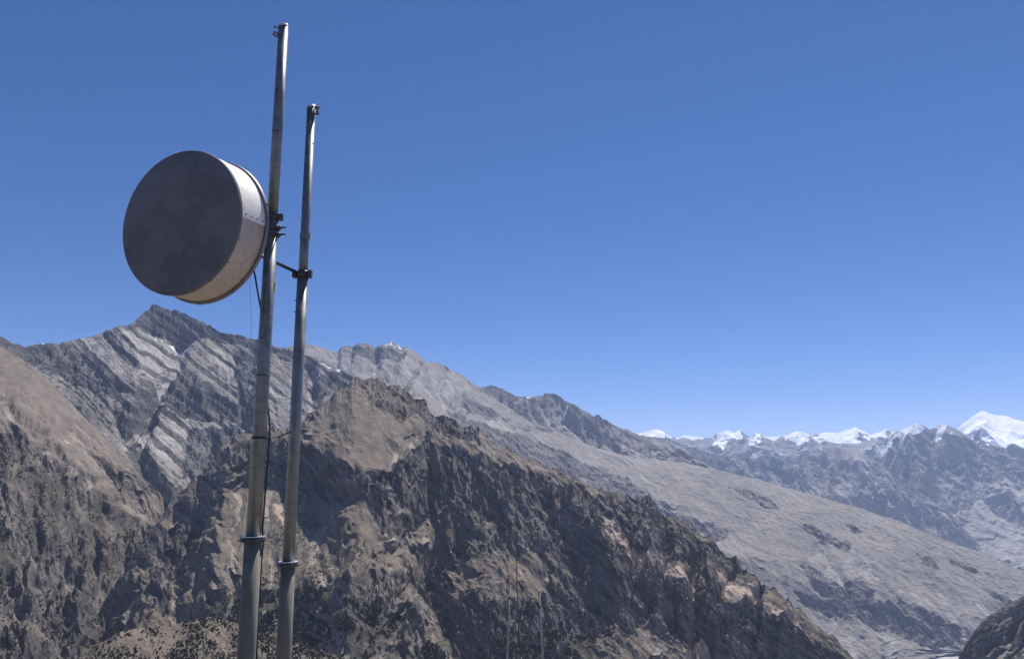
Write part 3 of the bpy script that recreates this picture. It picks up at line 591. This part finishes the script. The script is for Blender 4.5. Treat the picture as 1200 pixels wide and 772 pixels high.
def tube(bm, pts, rad, seg=20, caps=True):
    """swept round bar; rad is a number or one per point"""
    pts = [Vector(p) for p in pts]; rings = []
    u, v = frame(pts[1] - pts[0])
    for i, p in enumerate(pts):
        d = (pts[min(i + 1, len(pts) - 1)] - pts[max(i - 1, 0)]).normalized()
        u = (u - d * u.dot(d)).normalized(); v = d.cross(u)
        r = rad[i] if isinstance(rad, (list, tuple)) else rad
        rings.append([bm.verts.new(p + (u * math.cos(t) + v * math.sin(t)) * r) for t in [2 * math.pi * k / seg for k in range(seg)]])
    for a, b in zip(rings[:-1], rings[1:]):
        for k in range(seg):
            f = bm.faces.new((a[k], a[(k + 1) % seg], b[(k + 1) % seg], b[k])); f.smooth = True
    if caps:
        bm.faces.new(rings[0][::-1]); bm.faces.new(rings[-1])

def lathe(bm, prof, axis_o, axis_d, seg=72, a0=0, a1=2 * math.pi, ref=None):
    """surface of revolution; prof = [(along, radius)]"""
    d = Vector(axis_d).normalized()
    if ref is None: u, v = frame(d)
    else:
        u = Vector(ref); u = (u - d * u.dot(d)).normalized(); v = d.cross(u)
    full = abs(a1 - a0 - 2 * math.pi) < 1e-6
    n = seg if full else seg + 1
    rings = []
    for s, r in prof:
        c = Vector(axis_o) + d * s
        if r < 1e-6: rings.append([bm.verts.new(c)] * n); continue
        rings.append([bm.verts.new(c + (u * math.cos(t) + v * math.sin(t)) * r) for t in [a0 + (a1 - a0) * k / seg for k in range(n)]])
    for a, b in zip(rings[:-1], rings[1:]):
        for k in range(n if full else n - 1):
            q = []
            for x in (a[k], a[(k + 1) % n], b[(k + 1) % n], b[k]):
                if x not in q: q.append(x)
            if len(q) > 2: bm.faces.new(q)

def box(bm, c, size, rot=None, bev=.0):
    r = bmesh.ops.create_cube(bm, size=1); vs = r['verts']
    for v in vs:
        p = Vector((v.co.x * size[0], v.co.y * size[1], v.co.z * size[2]))
        if rot is not None: p = rot @ p
        v.co = p + Vector(c)
    if bev:
        es = list({e for v in vs for e in v.link_edges})
        bmesh.ops.bevel(bm, geom=es, offset=bev, segments=2, affect='EDGES', profile=.5)

def bolt_bm(bm, p, d, r, ln):
    """hex head or nut on a short threaded stud"""
    d = Vector(d).normalized()
    tube(bm, [Vector(p), Vector(p) + d * ln * .45], r, 6)
    tube(bm, [Vector(p) + d * ln * .45, Vector(p) + d * ln], r * .5, 10)

def build(name, bm, mat, parent=None, auto=None):
    bmesh.ops.recalc_face_normals(bm, faces=bm.faces)
    if auto:
        for f in bm.faces: f.smooth = True
        for e in bm.edges:
            if len(e.link_faces) == 2 and e.calc_face_angle(0) > math.radians(auto): e.smooth = False
    me = bpy.data.meshes.new(name); bm.to_mesh(me); bm.free(); me.materials.append(mat)
    o = bpy.data.objects.new(name, me); C.objects.link(o)
    if parent:
        o.parent = parent
        o.matrix_parent_inverse = PARENT_INV.get(parent.name, Matrix.Identity(4))
    return o

PARENT_INV = {}
def thing(name, loc, label, cat, group=None, rz=0):
    o = bpy.data.objects.new(name, None); C.objects.link(o); o.location = loc; o.rotation_euler = (0, 0, rz)
    o.empty_display_size = .2
    PARENT_INV[o.name] = (Matrix.Translation(Vector(loc)) @ Matrix.Rotation(rz, 4, 'Z')).inverted()
    return tag(o, label, cat, group)

# ------------------------------------------------------------------ hill top under the viewpoint
m_top = terrain_mat('hilltop_soil', .04, (.24, .20, .155), (.20, .17, .13), (.10, .095, .09), (.2, .18, .17), (.30, .27, .23))
ys = np.concatenate([np.linspace(-90, -10, 24), np.linspace(-9.7, 14, 110), np.geomspace(14.3, 980, 120)])
xs = np.concatenate([-np.geomspace(12.2, 700, 70)[::-1], np.linspace(-12, 12, 110), np.geomspace(12.2, 700, 70)])
GX_, GY_ = np.meshgrid(xs, ys)
def ground_z(x, y):
    x = np.asarray(x, float); y = np.asarray(y, float)
    d = np.hypot(x * .75, np.maximum(y, 0))
    z = -.47 * np.maximum(d - 5.2, 0) ** 2 / (np.maximum(d - 5.2, 0) + 5.0) + .02 * np.minimum(y, 0)
    return z + .07 * fbm(x * .45, y * .45, 4, 301) + np.clip(d - 12, 0, 300) * .02 * fbm(x / 40, y / 40, 4, 302)
GZ_ = ground_z(GX_, GY_)
rk = smooth(.05, .4, fbm(GX_ / 5, GY_ / 5, 4, 305))
gnd = mesh_grid('ground', GX_, GY_, GZ_, dict(rock=rk * .7, scree=smooth(-.1, .4, fbm(GX_ / 2, GY_ / 2, 3, 306)), veg=rk * 0, snow=rk * 0, pale=rk * 0), m_top)
tag(gnd, 'stony brown hilltop under the two metal poles', 'ground', kind='structure')

# valley floor: the pale river bed at the foot of the far slope
lay = FAR_LAYER
i = int(np.argmin(np.abs(lay['az'] - float(bearing(1108, 766)[0]))))
zr = float(1.002 * lay['RR'][-1][i] * lay['T'][-1][i]) + EYE
m_bed, nt_, b_ = new_mat('river_gravel')
tc_ = N(nt_, 'ShaderNodeTexCoord'); n_ = N(nt_, 'ShaderNodeTexNoise', i_Scale=.02, i_Detail=8.0, i_Roughness=.65); nt_.links.new(tc_.outputs['Object'], n_.inputs['Vector'])
nt_.links.new(mixc(nt_, ramp(nt_, n_.outputs['Fac'], .35, .65), (.30, .285, .27), (.42, .405, .39)), b_.inputs['Base Color']); b_.inputs['Roughness'].default_value = .9
g = np.linspace(-31000, 31000, 90); VX, VY = np.meshgrid(g, g + 6000)
xr = 5000 * math.tan(float(bearing(1082, 766)[0]))
vz = np.maximum(zr - .30 * np.maximum(xr - VX, 0) - .35 * np.maximum(np.hypot(VX, VY) - 6300, 0), -2400) + 3 * fbm(VX / 900, VY / 900, 3, 310)
vf = mesh_grid('valley_floor', VX, VY, vz, {}, m_bed)
tag(vf, 'pale gravel river bed at the valley bottom, lower right', 'valley floor', kind='structure')

# ------------------------------------------------------------------ the two poles
T1, R1 = .3262, 6.0
T2, R2 = .2805, 6.4
def pole_xy(t, R): 
    y = R / math.hypot(1, t); return -t * y, y
def zrow(px_guess, py, R):
    return R * float(bearing(px_guess, py)[1]) + EYE
def dia(wpx, xy, z):
    return wpx * (xy[1] * CP + (z - EYE) * SP) / F

P1 = pole_xy(T1, R1); P2 = pole_xy(T2, R2)
def Z1(py): return zrow(332 - (py - 30) * .0593, py, R1)
def Z2(py): return zrow(367 - (py - 125) * .0541, py, R2)

def section(bm, xy, rows, zf, ground=None, seg=40):
    """tube section with (py, width) rows, top to bottom"""
    zs = [zf(p) for p, w in rows]; rs = [dia(w, xy, z) / 2 for (p, w), z in zip(rows, zs)]
    if ground is not None:
        zs.append(ground); rs.append(rs[-1])
    tube(bm, [(xy[0], xy[1], z) for z in zs], rs, seg)
    return rs

g1 = float(ground_z(*P1)); g2 = float(ground_z(*P2))
pole1 = thing('mast_pole', (P1[0], P1[1], g1), 'taller galvanised steel pole carrying the round drum dish', 'pole')
bm = bmesh.new(); section(bm, P1, [(31, 11.4), (140, 11.9), (256, 12.2)], Z1); build('upper_tube', bm, m_galv, pole1)
bm = bmesh.new(); section(bm, P1, [(252, 14.2), (420, 15.4), (632, 17.3)], Z1); build('middle_tube', bm, m_galv, pole1)
bm = bmesh.new(); section(bm, P1, [(630, 19.8), (772, 21)], Z1, g1 - .4); build('lower_tube', bm, m_old, pole1)
def collar(xy, zf, py, w, h_px, mat, parent, lug=None, name='collar'):
    z = zf(py); h = h_px * (xy[1]) / F; r = dia(w, xy, z) / 2
    bm = bmesh.new()
    lathe(bm, [(-h / 2, r * .72), (-h / 2, r * .96), (-h * .35, r), (h * .35, r), (h / 2, r * .96), (h / 2, r * .72)], (xy[0], xy[1], z), (0, 0, 1), 40)
    o = build(name, bm, mat, parent, 40)
    return o, r, z
def lugbolt(parent, xy, r, z, ang, mat, ln=.05, size=.012, name='bolt', up=0):
    d = Vector((math.sin(ang), -math.cos(ang), 0))
    bm = bmesh.new(); bolt_bm(bm, Vector((xy[0], xy[1], z)) + d * (r * .9), d, size, ln); return build(name, bm, mat, parent)
# flange where the upper tube enters
o, r, z = collar(P1, Z1, 254, 18.5, 6.5, m_dark, pole1, name='socket_flange')
bm = bmesh.new(); box(bm, (P1[0] + r + .012, P1[1] - .02, z - .012), (.034, .03, .052), bev=.004); build('flange_lug', bm, m_dark, pole1)
# lower flange; its sunlit top is painted in as a pale ring
o, r, z = collar(P1, Z1, 632, 27, 5, m_dark, pole1, name='lower_flange')
bm = bmesh.new(); lathe(bm, [(0, r * .62), (0, r * .985), (.006, r * .98), (.006, r * .62)], (P1[0], P1[1], z + .019), (0, 0, 1), 40); build('flange_lit_top', bm, m_bright, pole1, 40)
for a in (-1.25, -.5, .5, 1.25): lugbolt(pole1, P1, r, z - .004, a, m_dark, .035, .009)
# end cap and the hook at the top
z = Z1(31); r = dia(11.4, P1, z) / 2
bm = bmesh.new(); lathe(bm, [(-.012, r * 1.06), (.004, r * 1.06), (.012, r * .9), (.014, 0)], (P1[0], P1[1], z), (0, 0, 1), 32); build('end_cap', bm, m_bright, pole1, 30)
bm = bmesh.new()
pts = [(P1[0] - r - .0, P1[1] - .01, z - .02), (P1[0] - r - .022, P1[1] - .012, z - .008), (P1[0] - r - .036, P1[1] - .012, z - .022)]
tube(bm, pts, .008, 10)
pts = [(P1[0] - r + .005, P1[1] - .012, z - .075), (P1[0] - r - .025, P1[1] - .015, z - .062), (P1[0] - r - .034, P1[1] - .015, z - .082), (P1[0] - r - .020, P1[1] - .015, z - .100), (P1[0] - r + .004, P1[1] - .012, z - .092)]
tube(bm, pts, .011, 10); build('hook', bm, m_galv, pole1)
# bolt heads up the pole
for py, a, w in ((108, -.25, 11.8), (155, -.5, 12), (158, .35, 12), (246, -.15, 12.2), (290, .15, 14.6), (346, -.1, 15), (397, -.15, 15.6), (470, .2, 16.4)):
    lugbolt(pole1, P1, dia(w, P1, Z1(py)) / 2, Z1(py), a, m_dark, .018, .0065)
for py in (155, 440):
    collar(P1, Z1, py, 12.3 if py < 200 else 16.9 + (py - 440) * .004, 1.4, m_dark, pole1, name='band')
z = Z1(336); r = dia(15, P1, z) / 2
bm = bmesh.new(); box(bm, (P1[0] + r + .006, P1[1] - .01, z), (.02, .03, .056), bev=.003); build('side_plate', bm, m_bright, pole1)

pole2 = thing('mast_pole', (P2[0], P2[1], g2), 'shorter plain steel pole standing just right of the dish pole', 'pole')
bm = bmesh.new(); section(bm, P2, [(126, 10.2), (300, 10.6), (322, 10.8)], Z2); build('upper_tube', bm, m_galv, pole2)
bm = bmesh.new(); section(bm, P2, [(318, 12.8), (480, 13.2), (662, 14.4)], Z2); build('middle_tube', bm, m_galv, pole2)
bm = bmesh.new(); section(bm, P2, [(660, 16.0), (772, 18.2)], Z2, g2 - .4); build('lower_tube', bm, m_old, pole2)
o, r, z = collar(P2, Z2, 661, 23.5, 4.5, m_dark, pole2, name='lower_flange')
bm = bmesh.new(); lathe(bm, [(0, r * .62), (0, r * .985), (.006, r * .98), (.006, r * .62)], (P2[0], P2[1], z + .018), (0, 0, 1), 40); build('flange_lit_top', bm, m_bright, pole2, 40)  # pale ring standing for sunlight on this flange's top
for a in (-1.3, -.4, .6): lugbolt(pole2, P2, r, z - .004, a, m_dark, .035, .009)
z = Z2(126); r = dia(10.2, P2, z) / 2
bm = bmesh.new(); lathe(bm, [(-.012, r * 1.05), (.004, r * 1.05), (.012, r * .9), (.014, 0)], (P2[0], P2[1], z), (0, 0, 1), 32); build('end_cap', bm, m_bright, pole2, 30)
bm = bmesh.new()
tube(bm, [(P2[0] + r - .004, P2[1] - .015, z - .008), (P2[0] + r + .02, P2[1] - .018, z - .006), (P2[0] + r + .042, P2[1] - .018, z - .012)], .0075, 10)
tube(bm, [(P2[0] + r - .004, P2[1] - .015, z - .072), (P2[0] + r + .022, P2[1] - .018, z - .074), (P2[0] + r + .042, P2[1] - .018, z - .070)], .0075, 10)
tube(bm, [(P2[0] + r + .018, P2[1] - .017, z - .074), (P2[0] + r + .018, P2[1] - .017, z - .006)], .010, 10)
build('hook', bm, m_dark, pole2)
o, r, z = collar(P2, Z2, 277, 12.0, 7, m_galv, pole2, name='band')
bm = bmesh.new(); box(bm, (P2[0] + r + .004, P2[1] - .01, z), (.014, .02, .05), bev=.003); build('side_plate', bm, m_bright, pole2)
for py, a in ((170, .9), (235, -.5), (352, -1.35), (366, -1.35), (430, .2)):
    lugbolt(pole2, P2, dia(11 if py < 318 else 13, P2, Z2(py)) / 2, Z2(py), a, m_dark, .018, .0065)
for py in (466, 473, 481, 489):
    lugbolt(pole2, P2, dia(13.3, P2, Z2(py)) / 2, Z2(py), -1.4, m_dark, .012, .007, name='clip')

# ------------------------------------------------------------------ the drum dish
TH, TE = math.radians(-20.24), math.radians(-2.05)
fwd = Vector((math.sin(TH) * math.cos(TE), -math.cos(TH) * math.cos(TE), math.sin(TE)))          # the way it faces
back_ = -fwd
side = Vector((math.cos(TH), math.sin(TH), 0))
FC = Vector((-2.2905, 5.06, 3.3393))
RAD, LEN = .5128 / 1.004, .262
dish = thing('dish_antenna', FC + back_ * LEN, 'round grey drum dish with a dark flat front, clamped to the taller pole', 'dish antenna')
# flat front cover with a soft rolled edge
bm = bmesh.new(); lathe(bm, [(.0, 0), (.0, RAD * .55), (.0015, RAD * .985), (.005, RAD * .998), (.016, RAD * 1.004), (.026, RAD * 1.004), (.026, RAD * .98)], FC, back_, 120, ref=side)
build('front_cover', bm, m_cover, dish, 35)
# drum wall in two sheets, the upper lapping over the lower; ref = side (to the right), angle turns with back_ axis
up_dir = back_.cross(side)     # +v in lathe
sgn = 1 if up_dir.z > 0 else -1
def ang(deg_up_from_right): return math.radians(deg_up_from_right) * sgn
def wall(bm, r, a0, a1, s0, s1, th=.003):
    lathe(bm, [(s0, r - th), (s0, r), (s1, r), (s1, r - th)], FC, back_, 90, ang(a0), ang(a1), ref=side)
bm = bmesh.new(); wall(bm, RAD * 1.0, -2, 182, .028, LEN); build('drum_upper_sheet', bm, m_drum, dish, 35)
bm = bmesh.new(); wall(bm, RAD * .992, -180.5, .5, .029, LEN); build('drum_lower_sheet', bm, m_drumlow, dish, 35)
# rear flange ring and the reflector pan behind
bm = bmesh.new(); lathe(bm, [(LEN, RAD * .97), (LEN - .002, RAD * 1.026), (LEN + .004, RAD * 1.034), (LEN + .020, RAD * 1.034), (LEN + .026, RAD * 1.02), (LEN + .026, RAD * .97)], FC, back_, 120, ref=side)
build('rear_rim', bm, m_rim, dish, 35)
bm = bmesh.new(); lathe(bm, [(LEN + .027, RAD * 1.0), (LEN + .045, RAD * .92), (LEN + .10, RAD * .66), (LEN + .145, RAD * .36), (LEN + .165, RAD * .2), (LEN + .24, RAD * .2), (LEN + .24, 0)], FC, back_, 72, ref=side)
build('reflector_pan', bm, m_rim, dish, 35)
def on_drum(deg, s, r=1.0):
    return FC + back_ * s + (side * math.cos(math.radians(deg)) + Vector((0, 0, 1)) * math.sin(math.radians(deg))) * RAD * r
for deg in (38, 22, 6, -18, -38, -58, -76, 60, 85, 110, 140, 170, 200, 230, 255):
    d = (on_drum(deg, 0) - FC).normalized()
    bm = bmesh.new(); bolt_bm(bm, on_drum(deg, .05, .99), d, .0055, .008); build('screw', bm, m_dark, dish)
for k in range(4):
    s = .06 + k * (LEN - .09) / 3.0
    d = (on_drum(1, 0) - FC).normalized()
    bm = bmesh.new(); bolt_bm(bm, on_drum(1.2, s, .998), d, .0055, .008); build('screw', bm, m_dark, dish)
for deg in (16, -92, 100, 160, 220):
    d = (on_drum(deg, 0) - FC).normalized()
    bm = bmesh.new(); bolt_bm(bm, on_drum(deg, LEN + .012, 1.03), d, .007, .013); build('rim_bolt', bm, m_dark, dish)
# mount: plate behind the pan, arm to the pole, two clamp bands with threaded studs
HUB = FC + back_ * (LEN + .24)
zc = Z1(273)
bm = bmesh.new()
box(bm, HUB + back_ * .012, (.30, .024, .42), Matrix.Rotation(TH, 3, 'Z'), .004)
box(bm, (HUB + Vector((P1[0], P1[1], zc))) / 2 + Vector((0, .05, .02)), ((HUB - Vector((P1[0], P1[1], HUB.z))).length - .06, .05, .16), Matrix.Rotation(math.atan2(P1[1] - HUB.y, P1[0] - HUB.x), 3, 'Z'), .005)
build('mount_arm', bm, m_dark, dish, 35)
for k, py in enumerate((268.5, 276.5)):
    o, r, z = collar(P1, Z1, py, 17.6, 2.8, m_dark, dish, name='pole_clamp')
    bm = bmesh.new()
    bolt_bm(bm, (P1[0] + r * .85, P1[1] - .03, z), (1, -.15, .02), .014, .075)
    box(bm, (P1[0] + r * .95, P1[1] - .02, z), (.03, .05, .028), bev=.003)
    s = build('stud', bm, m_dark, dish)
bm = bmesh.new(); box(bm, (P1[0] - dia(16, P1, zc) / 2 - .012, P1[1] + .005, Z1(277)), (.03, .08, .20), bev=.004); build('clamp_plate', bm, m_galv, dish)
# brace bar to the second pole, with its own clamp
z2 = Z2(321)
e = Vector((P2[0] - .055, P2[1] - .03, z2 + .01))
bm = bmesh.new(); tube(bm, [HUB + Vector((.05, .03, -.03)), e], .0135, 14); br = build('brace_bar', bm, m_dark, dish)
o, r, z = collar(P2, Z2, 322, 16.4, 6.5, m_dark, dish, name='brace_clamp')
for sx in (-1, 1):
    bm = bmesh.new()
    box(bm, (P2[0] + sx * (r + .006), P2[1] - .02, z), (.03, .05, .062), bev=.003)
    bolt_bm(bm, (P2[0] + sx * (r + .008), P2[1] - .045, z + .016), (0, -1, 0), .010, .028)
    bolt_bm(bm, (P2[0] + sx * (r + .008), P2[1] - .045, z - .016), (0, -1, 0), .010, .028)
    build('brace_clamp_lug', bm, m_dark, dish)

# cables
def spline(pts, n=10):
    pts = [Vector(p) for p in pts]; out = []
    P = [pts[0] * 2 - pts[1]] + pts + [pts[-1] * 2 - pts[-2]]
    for i in range(1, len(P) - 2):
        for k in range(n):
            t = k / n
            out.append(.5 * ((2 * P[i]) + (P[i + 1] - P[i - 1]) * t + (2 * P[i - 1] - 5 * P[i] + 4 * P[i + 1] - P[i + 2]) * t * t + (3 * P[i] - P[i - 1] - 3 * P[i + 1] + P[i + 2]) * t ** 3))
    return out + [pts[-1]]
RB = 5.93
cab = [HUB + Vector((.02, .05, -.12)), at(292, 300, RB), at(297.5, 317, RB), at(302, 342, RB), at(306, 365, R1 + .06), at(309, 390, R1 + .085), at(311, 430, R1 + .09), at(313.5, 470, R1 + .06), at(316.0, 496, R1 + .01), at(315.6, 515, R1), at(313.5, 545, R1 + .0), at(311, 575, R1), at(308.8, 605, R1), at(307.6, 622, R1 - .0), at(308.6, 634, R1 - .02), at(306.4, 655, R1 + .02), at(304.6, 690, R1 + .03), at(302, 730, R1 + .08), at(300, 790, R1 + .09)]
cab.append(Vector((cab[-1].x, cab[-1].y, g1 - .02)))
bm = bmesh.new(); tube(bm, spline(cab, 8), .0066, 10)
tag(build('cable', bm, m_cable), 'black cable hanging from the back of the dish down the taller pole', 'cable')
bm = bmesh.new()
wr = [HUB + Vector((-.02, .06, -.15)), at(291, 318, 5.9), at(293, 345, 5.9), at(294.5, 372, 5.92), at(294, 398, 5.95), at(292.5, 450, 5.98), at(287, 560, 5.98), at(283, 640, 6.0)]
tube(bm, spline(wr, 6), .0012, 6)
tag(build('wire', bm, m_wire), 'thin grey wire hanging under the dish beside the black cable', 'wire')
z = Z1(513); r = dia(17.4, P1, z) / 2
bm = bmesh.new()
lathe(bm, [(-.008, r * .97), (-.008, r * 1.03), (.008, r * 1.03), (.008, r * .97)], (P1[0], P1[1], z), (0, 0, 1), 36)
tube(bm, spline([(P1[0] + r * .9, P1[1] + .01, z), at(326, 511.5, 6.2), at(334, 508.5, 6.34), at(340, 506, 6.36)], 5), .006, 8)
tag(build('tie_strap', bm, m_cable), 'black strap tied round the taller pole and drawn across to the shorter one', 'strap')

# three thin masts down the slope
def thin_mast(top, low, R, w_top, w_low, mat, label, extra=None):
    a = at(*top, R); b = at(*low, R)
    d = (b - a).normalized(); gz = float(ground_z(b.x, b.y)) - .3
    p = b + d * ((gz - b.z) / d.z)
    dep = a.y * CP
    t = thing('thin_mast', (p.x, p.y, gz + .3), label, 'mast', 'thin masts down the slope')
    bm = bmesh.new(); tube(bm, [a, b, p], [w_top * dep / F / 2, w_low * dep / F / 2, w_low * dep / F / 2 * 1.08], 14); build('shaft', bm, mat, t)
    bm = bmesh.new(); tube(bm, [a - d * .0, a - d * .07], w_top * dep / F * .62, 12); build('tip', bm, mat, t)
    bm = bmesh.new(); tube(bm, [a + d * .35, a + d * .42], w_top * dep / F * .62, 12); build('band', bm, m_dark, t)
thin_mast((597.5, 683), (594.5, 772), 22, 1.9, 2.3, m_wood, 'pale thin mast on the slope, left of the dark one')
thin_mast((605.0, 656), (609.5, 772), 24, 1.2, 1.5, m_woodd, 'dark very thin mast standing between two pale ones')
thin_mast((632, 694), (636, 772), 23, 1.9, 2.3, m_wood, 'pale thin mast on the slope, right of the dark one')

# ------------------------------------------------------------------ scrub
m_bush, nt_, b_ = new_mat('scrub_leaves')
tc_ = N(nt_, 'ShaderNodeTexCoord'); n_ = N(nt_, 'ShaderNodeTexNoise', i_Scale=.9, i_Detail=4.0); nt_.links.new(tc_.outputs['Object'], n_.inputs['Vector'])
nt_.links.new(mixc(nt_, ramp(nt_, n_.outputs['Fac'], .35, .65), (.036, .04, .028), (.075, .074, .05)), b_.inputs['Base Color']); b_.inputs['Roughness'].default_value = .9
rng = np.random.RandomState(5)
def bush_geo(seed, k=16):
    """leaf clumps: small bent quads spread through a low dome"""
    r = np.random.RandomState(seed); V = []; Fc = []
    for _ in range(k):
        th = r.rand() * 6.283; rr = r.rand() ** .5 * .75; h = r.rand() ** .8 * (1 - rr * .55)
        c = np.array([math.cos(th) * rr, math.sin(th) * rr, h * 1.15 + .08]); n = r.normal(size=3); n /= np.linalg.norm(n)
        u = np.cross(n, r.normal(size=3)); u /= np.linalg.norm(u); v = np.cross(n, u); s = .30 + .25 * r.rand()
        i = len(V); V += [c - u * s - v * s * .7, c + u * s - v * s * .6 + n * .1, c + u * s * .9 + v * s * .7, c - u * s + v * s * .6 - n * .1]; Fc.append((i, i + 1, i + 2, i + 3))
    return np.array(V), np.array(Fc)
GEOS = [bush_geo(900 + i) for i in range(10)]
def spots(lay, n, dens):
    Y, X = np.nonzero((lay['front'] > 0) & (lay['PY'] < 800))
    wgt = dens(lay['PX'][Y, X], lay['PY'][Y, X], lay['mv'][Y, X], lay['X'][Y, X], lay['Y'][Y, X]) * (lay['slope'][Y, X] < 50)
    wgt = np.maximum(wgt, 0); c = np.cumsum(wgt); idx = np.searchsorted(c, rng.rand(n) * c[-1])
    return np.stack([lay['X'][Y, X], lay['Y'][Y, X], lay['Z'][Y, X]], -1)[idx], lay['pm']
def dens_spur(px, py, mv, x, y):
    d = fbm(x / 26, y / 26, 3, 401)
    return (.12 + 1.6 * smooth(-.1, .3, d + .2 * (mv > .3))) * smooth(60, 250, px + .5 * (py - 690))
def dens_veg(px, py, mv, x, y):
    return mv ** 1.3 * smooth(-.3, .25, fbm(x / 60, y / 60, 3, 403))
ps, pms = spots(SPUR_LAYER, 4200, dens_spur)
pm_, pmm = spots(MID_LAYER, 7500, dens_veg)
pl_, pml = spots(LEFT_LAYER, 4500, dens_veg)
szs = pms * (.55 + .85 * rng.rand(len(ps)) ** 2)
order = np.argsort(-szs / np.hypot(ps[:, 0], ps[:, 1]))
ind = order[:300]; rest = order[300:]
variants = []
for V, Fc in GEOS:
    me = bpy.data.meshes.new('shrub'); me.from_pydata(V.tolist(), [], Fc.tolist()); me.materials.append(m_bush); variants.append(me)
proto = bpy.data.objects.new('shrub', variants[0])
for k, i in enumerate(ind):
    o = proto if k == 0 else proto.copy()
    o.data = variants[k % len(variants)]; o.location = ps[i] - np.array([0, 0, .1]); o.scale = (szs[i],) * 3; o.rotation_euler = (0, 0, rng.rand() * 6.28)
    C.objects.link(o); tag(o, 'small dark green shrub on the near tan spur below the poles', 'shrub', 'shrubs scattered over the near spur')
def mass(name, P, S, label):
    Vs = []; Fs = []; off = 0
    for k in range(len(P)):
        V, Fc = GEOS[k % len(GEOS)]; a = rng.rand() * 6.28; ca, sa = math.cos(a), math.sin(a)
        W = np.stack([V[:, 0] * ca - V[:, 1] * sa, V[:, 0] * sa + V[:, 1] * ca, V[:, 2]], -1) * S[k] + P[k]
        Vs.append(W); Fs.append(Fc + off); off += len(V)
    me = bpy.data.meshes.new(name); me.from_pydata(np.concatenate(Vs).tolist(), [], np.concatenate(Fs).tolist()); me.materials.append(m_bush)
    o = bpy.data.objects.new(name, me); C.objects.link(o); tag(o, label, 'scrub', kind='stuff')
mass('scrub', np.concatenate([ps[rest], pm_, pl_]), np.concatenate([szs[rest], pmm * (.45 + .8 * rng.rand(len(pm_)) ** 2 * np.where(sight(pm_[:, 0], pm_[:, 1], pm_[:, 2])[1] > 688, 1.5, .55)), pml * (.35 + .55 * rng.rand(len(pl_)) ** 2)]), 'dark scrub dotting the lower slopes of the near hills')
# ------------------------------------------------------------------ camera, light, air
cam = bpy.data.cameras.new('camera'); co = bpy.data.objects.new('camera', cam); C.objects.link(co)
co.location = (0, 0, EYE); co.rotation_euler = (math.radians(90) + PITCH, 0, 0)
cam.sensor_width = 36; cam.lens = 27; cam.clip_start = .1; cam.clip_end = 90000
SC.camera = co
SUN_AZ, SUN_EL = math.radians(24), math.radians(58)
sl = bpy.data.lights.new('sun', 'SUN'); so = bpy.data.objects.new('sun', sl); C.objects.link(so)
sl.energy = 5.0; sl.angle = math.radians(.53); sl.color = (1, .945, .88)
dv = Vector((math.sin(SUN_AZ) * math.cos(SUN_EL), math.cos(SUN_AZ) * math.cos(SUN_EL), math.sin(SUN_EL)))
so.rotation_euler = dv.to_track_quat('Z', 'Y').to_euler(); so.location = (0, 0, 60)
w = bpy.data.worlds.new('World'); SC.world = w; w.use_nodes = True
nt = w.node_tree; bg = nt.nodes['Background']
sk = nt.nodes.new('ShaderNodeTexSky'); sk.sky_type = 'NISHITA'; sk.sun_disc = False
sk.sun_elevation = SUN_EL; sk.sun_rotation = SUN_AZ; sk.altitude = 3600; sk.air_density = 1.0; sk.dust_density = 0; sk.ozone_density = 8.0
hs = nt.nodes.new('ShaderNodeHueSaturation'); hs.inputs['Saturation'].default_value = 1.17
nt.links.new(sk.outputs[0], hs.inputs['Color']); nt.links.new(mixc(nt, 1.0, hs.outputs[0], (1.30, .975, 1.03), 'MULTIPLY'), bg.inputs[0]); bg.inputs[1].default_value = .075
SC.view_settings.view_transform = 'Standard'; SC.view_settings.look = 'None'; SC.view_settings.exposure = 0.4; SC.view_settings.gamma = 1
SC.cycles.max_bounces = 5; SC.cycles.diffuse_bounces = 2; SC.cycles.volume_bounces = 1; SC.cycles.glossy_bounces = 3
SC.cycles.use_adaptive_sampling = False; SC.cycles.use_denoising = True

# the air: one box of thin haze round the place
hm = bpy.data.materials.new('haze'); hm.use_nodes = True; ht = hm.node_tree; ht.nodes.clear()
ho = ht.nodes.new('ShaderNodeOutputMaterial'); hv = ht.nodes.new('ShaderNodeVolumePrincipled')
hv.inputs['Color'].default_value = (.50, .66, 1.0, 1); hv.inputs['Density'].default_value = 2.8e-5; hv.inputs['Anisotropy'].default_value = .25
ht.links.new(hv.outputs[0], ho.inputs['Volume'])
bm = bmesh.new(); bmesh.ops.create_cube(bm, size=1)
me = bpy.data.meshes.new('haze'); bm.to_mesh(me); bm.free(); me.materials.append(hm)
hz = bpy.data.objects.new('haze', me); C.objects.link(hz)
zl, zh = -2600, 1650
hz.scale = (64000, 64000, zh - zl); hz.location = (0, 6000, (zl + zh) / 2)
tag(hz, 'thin blue haze in the mountain air', 'haze', kind='stuff')
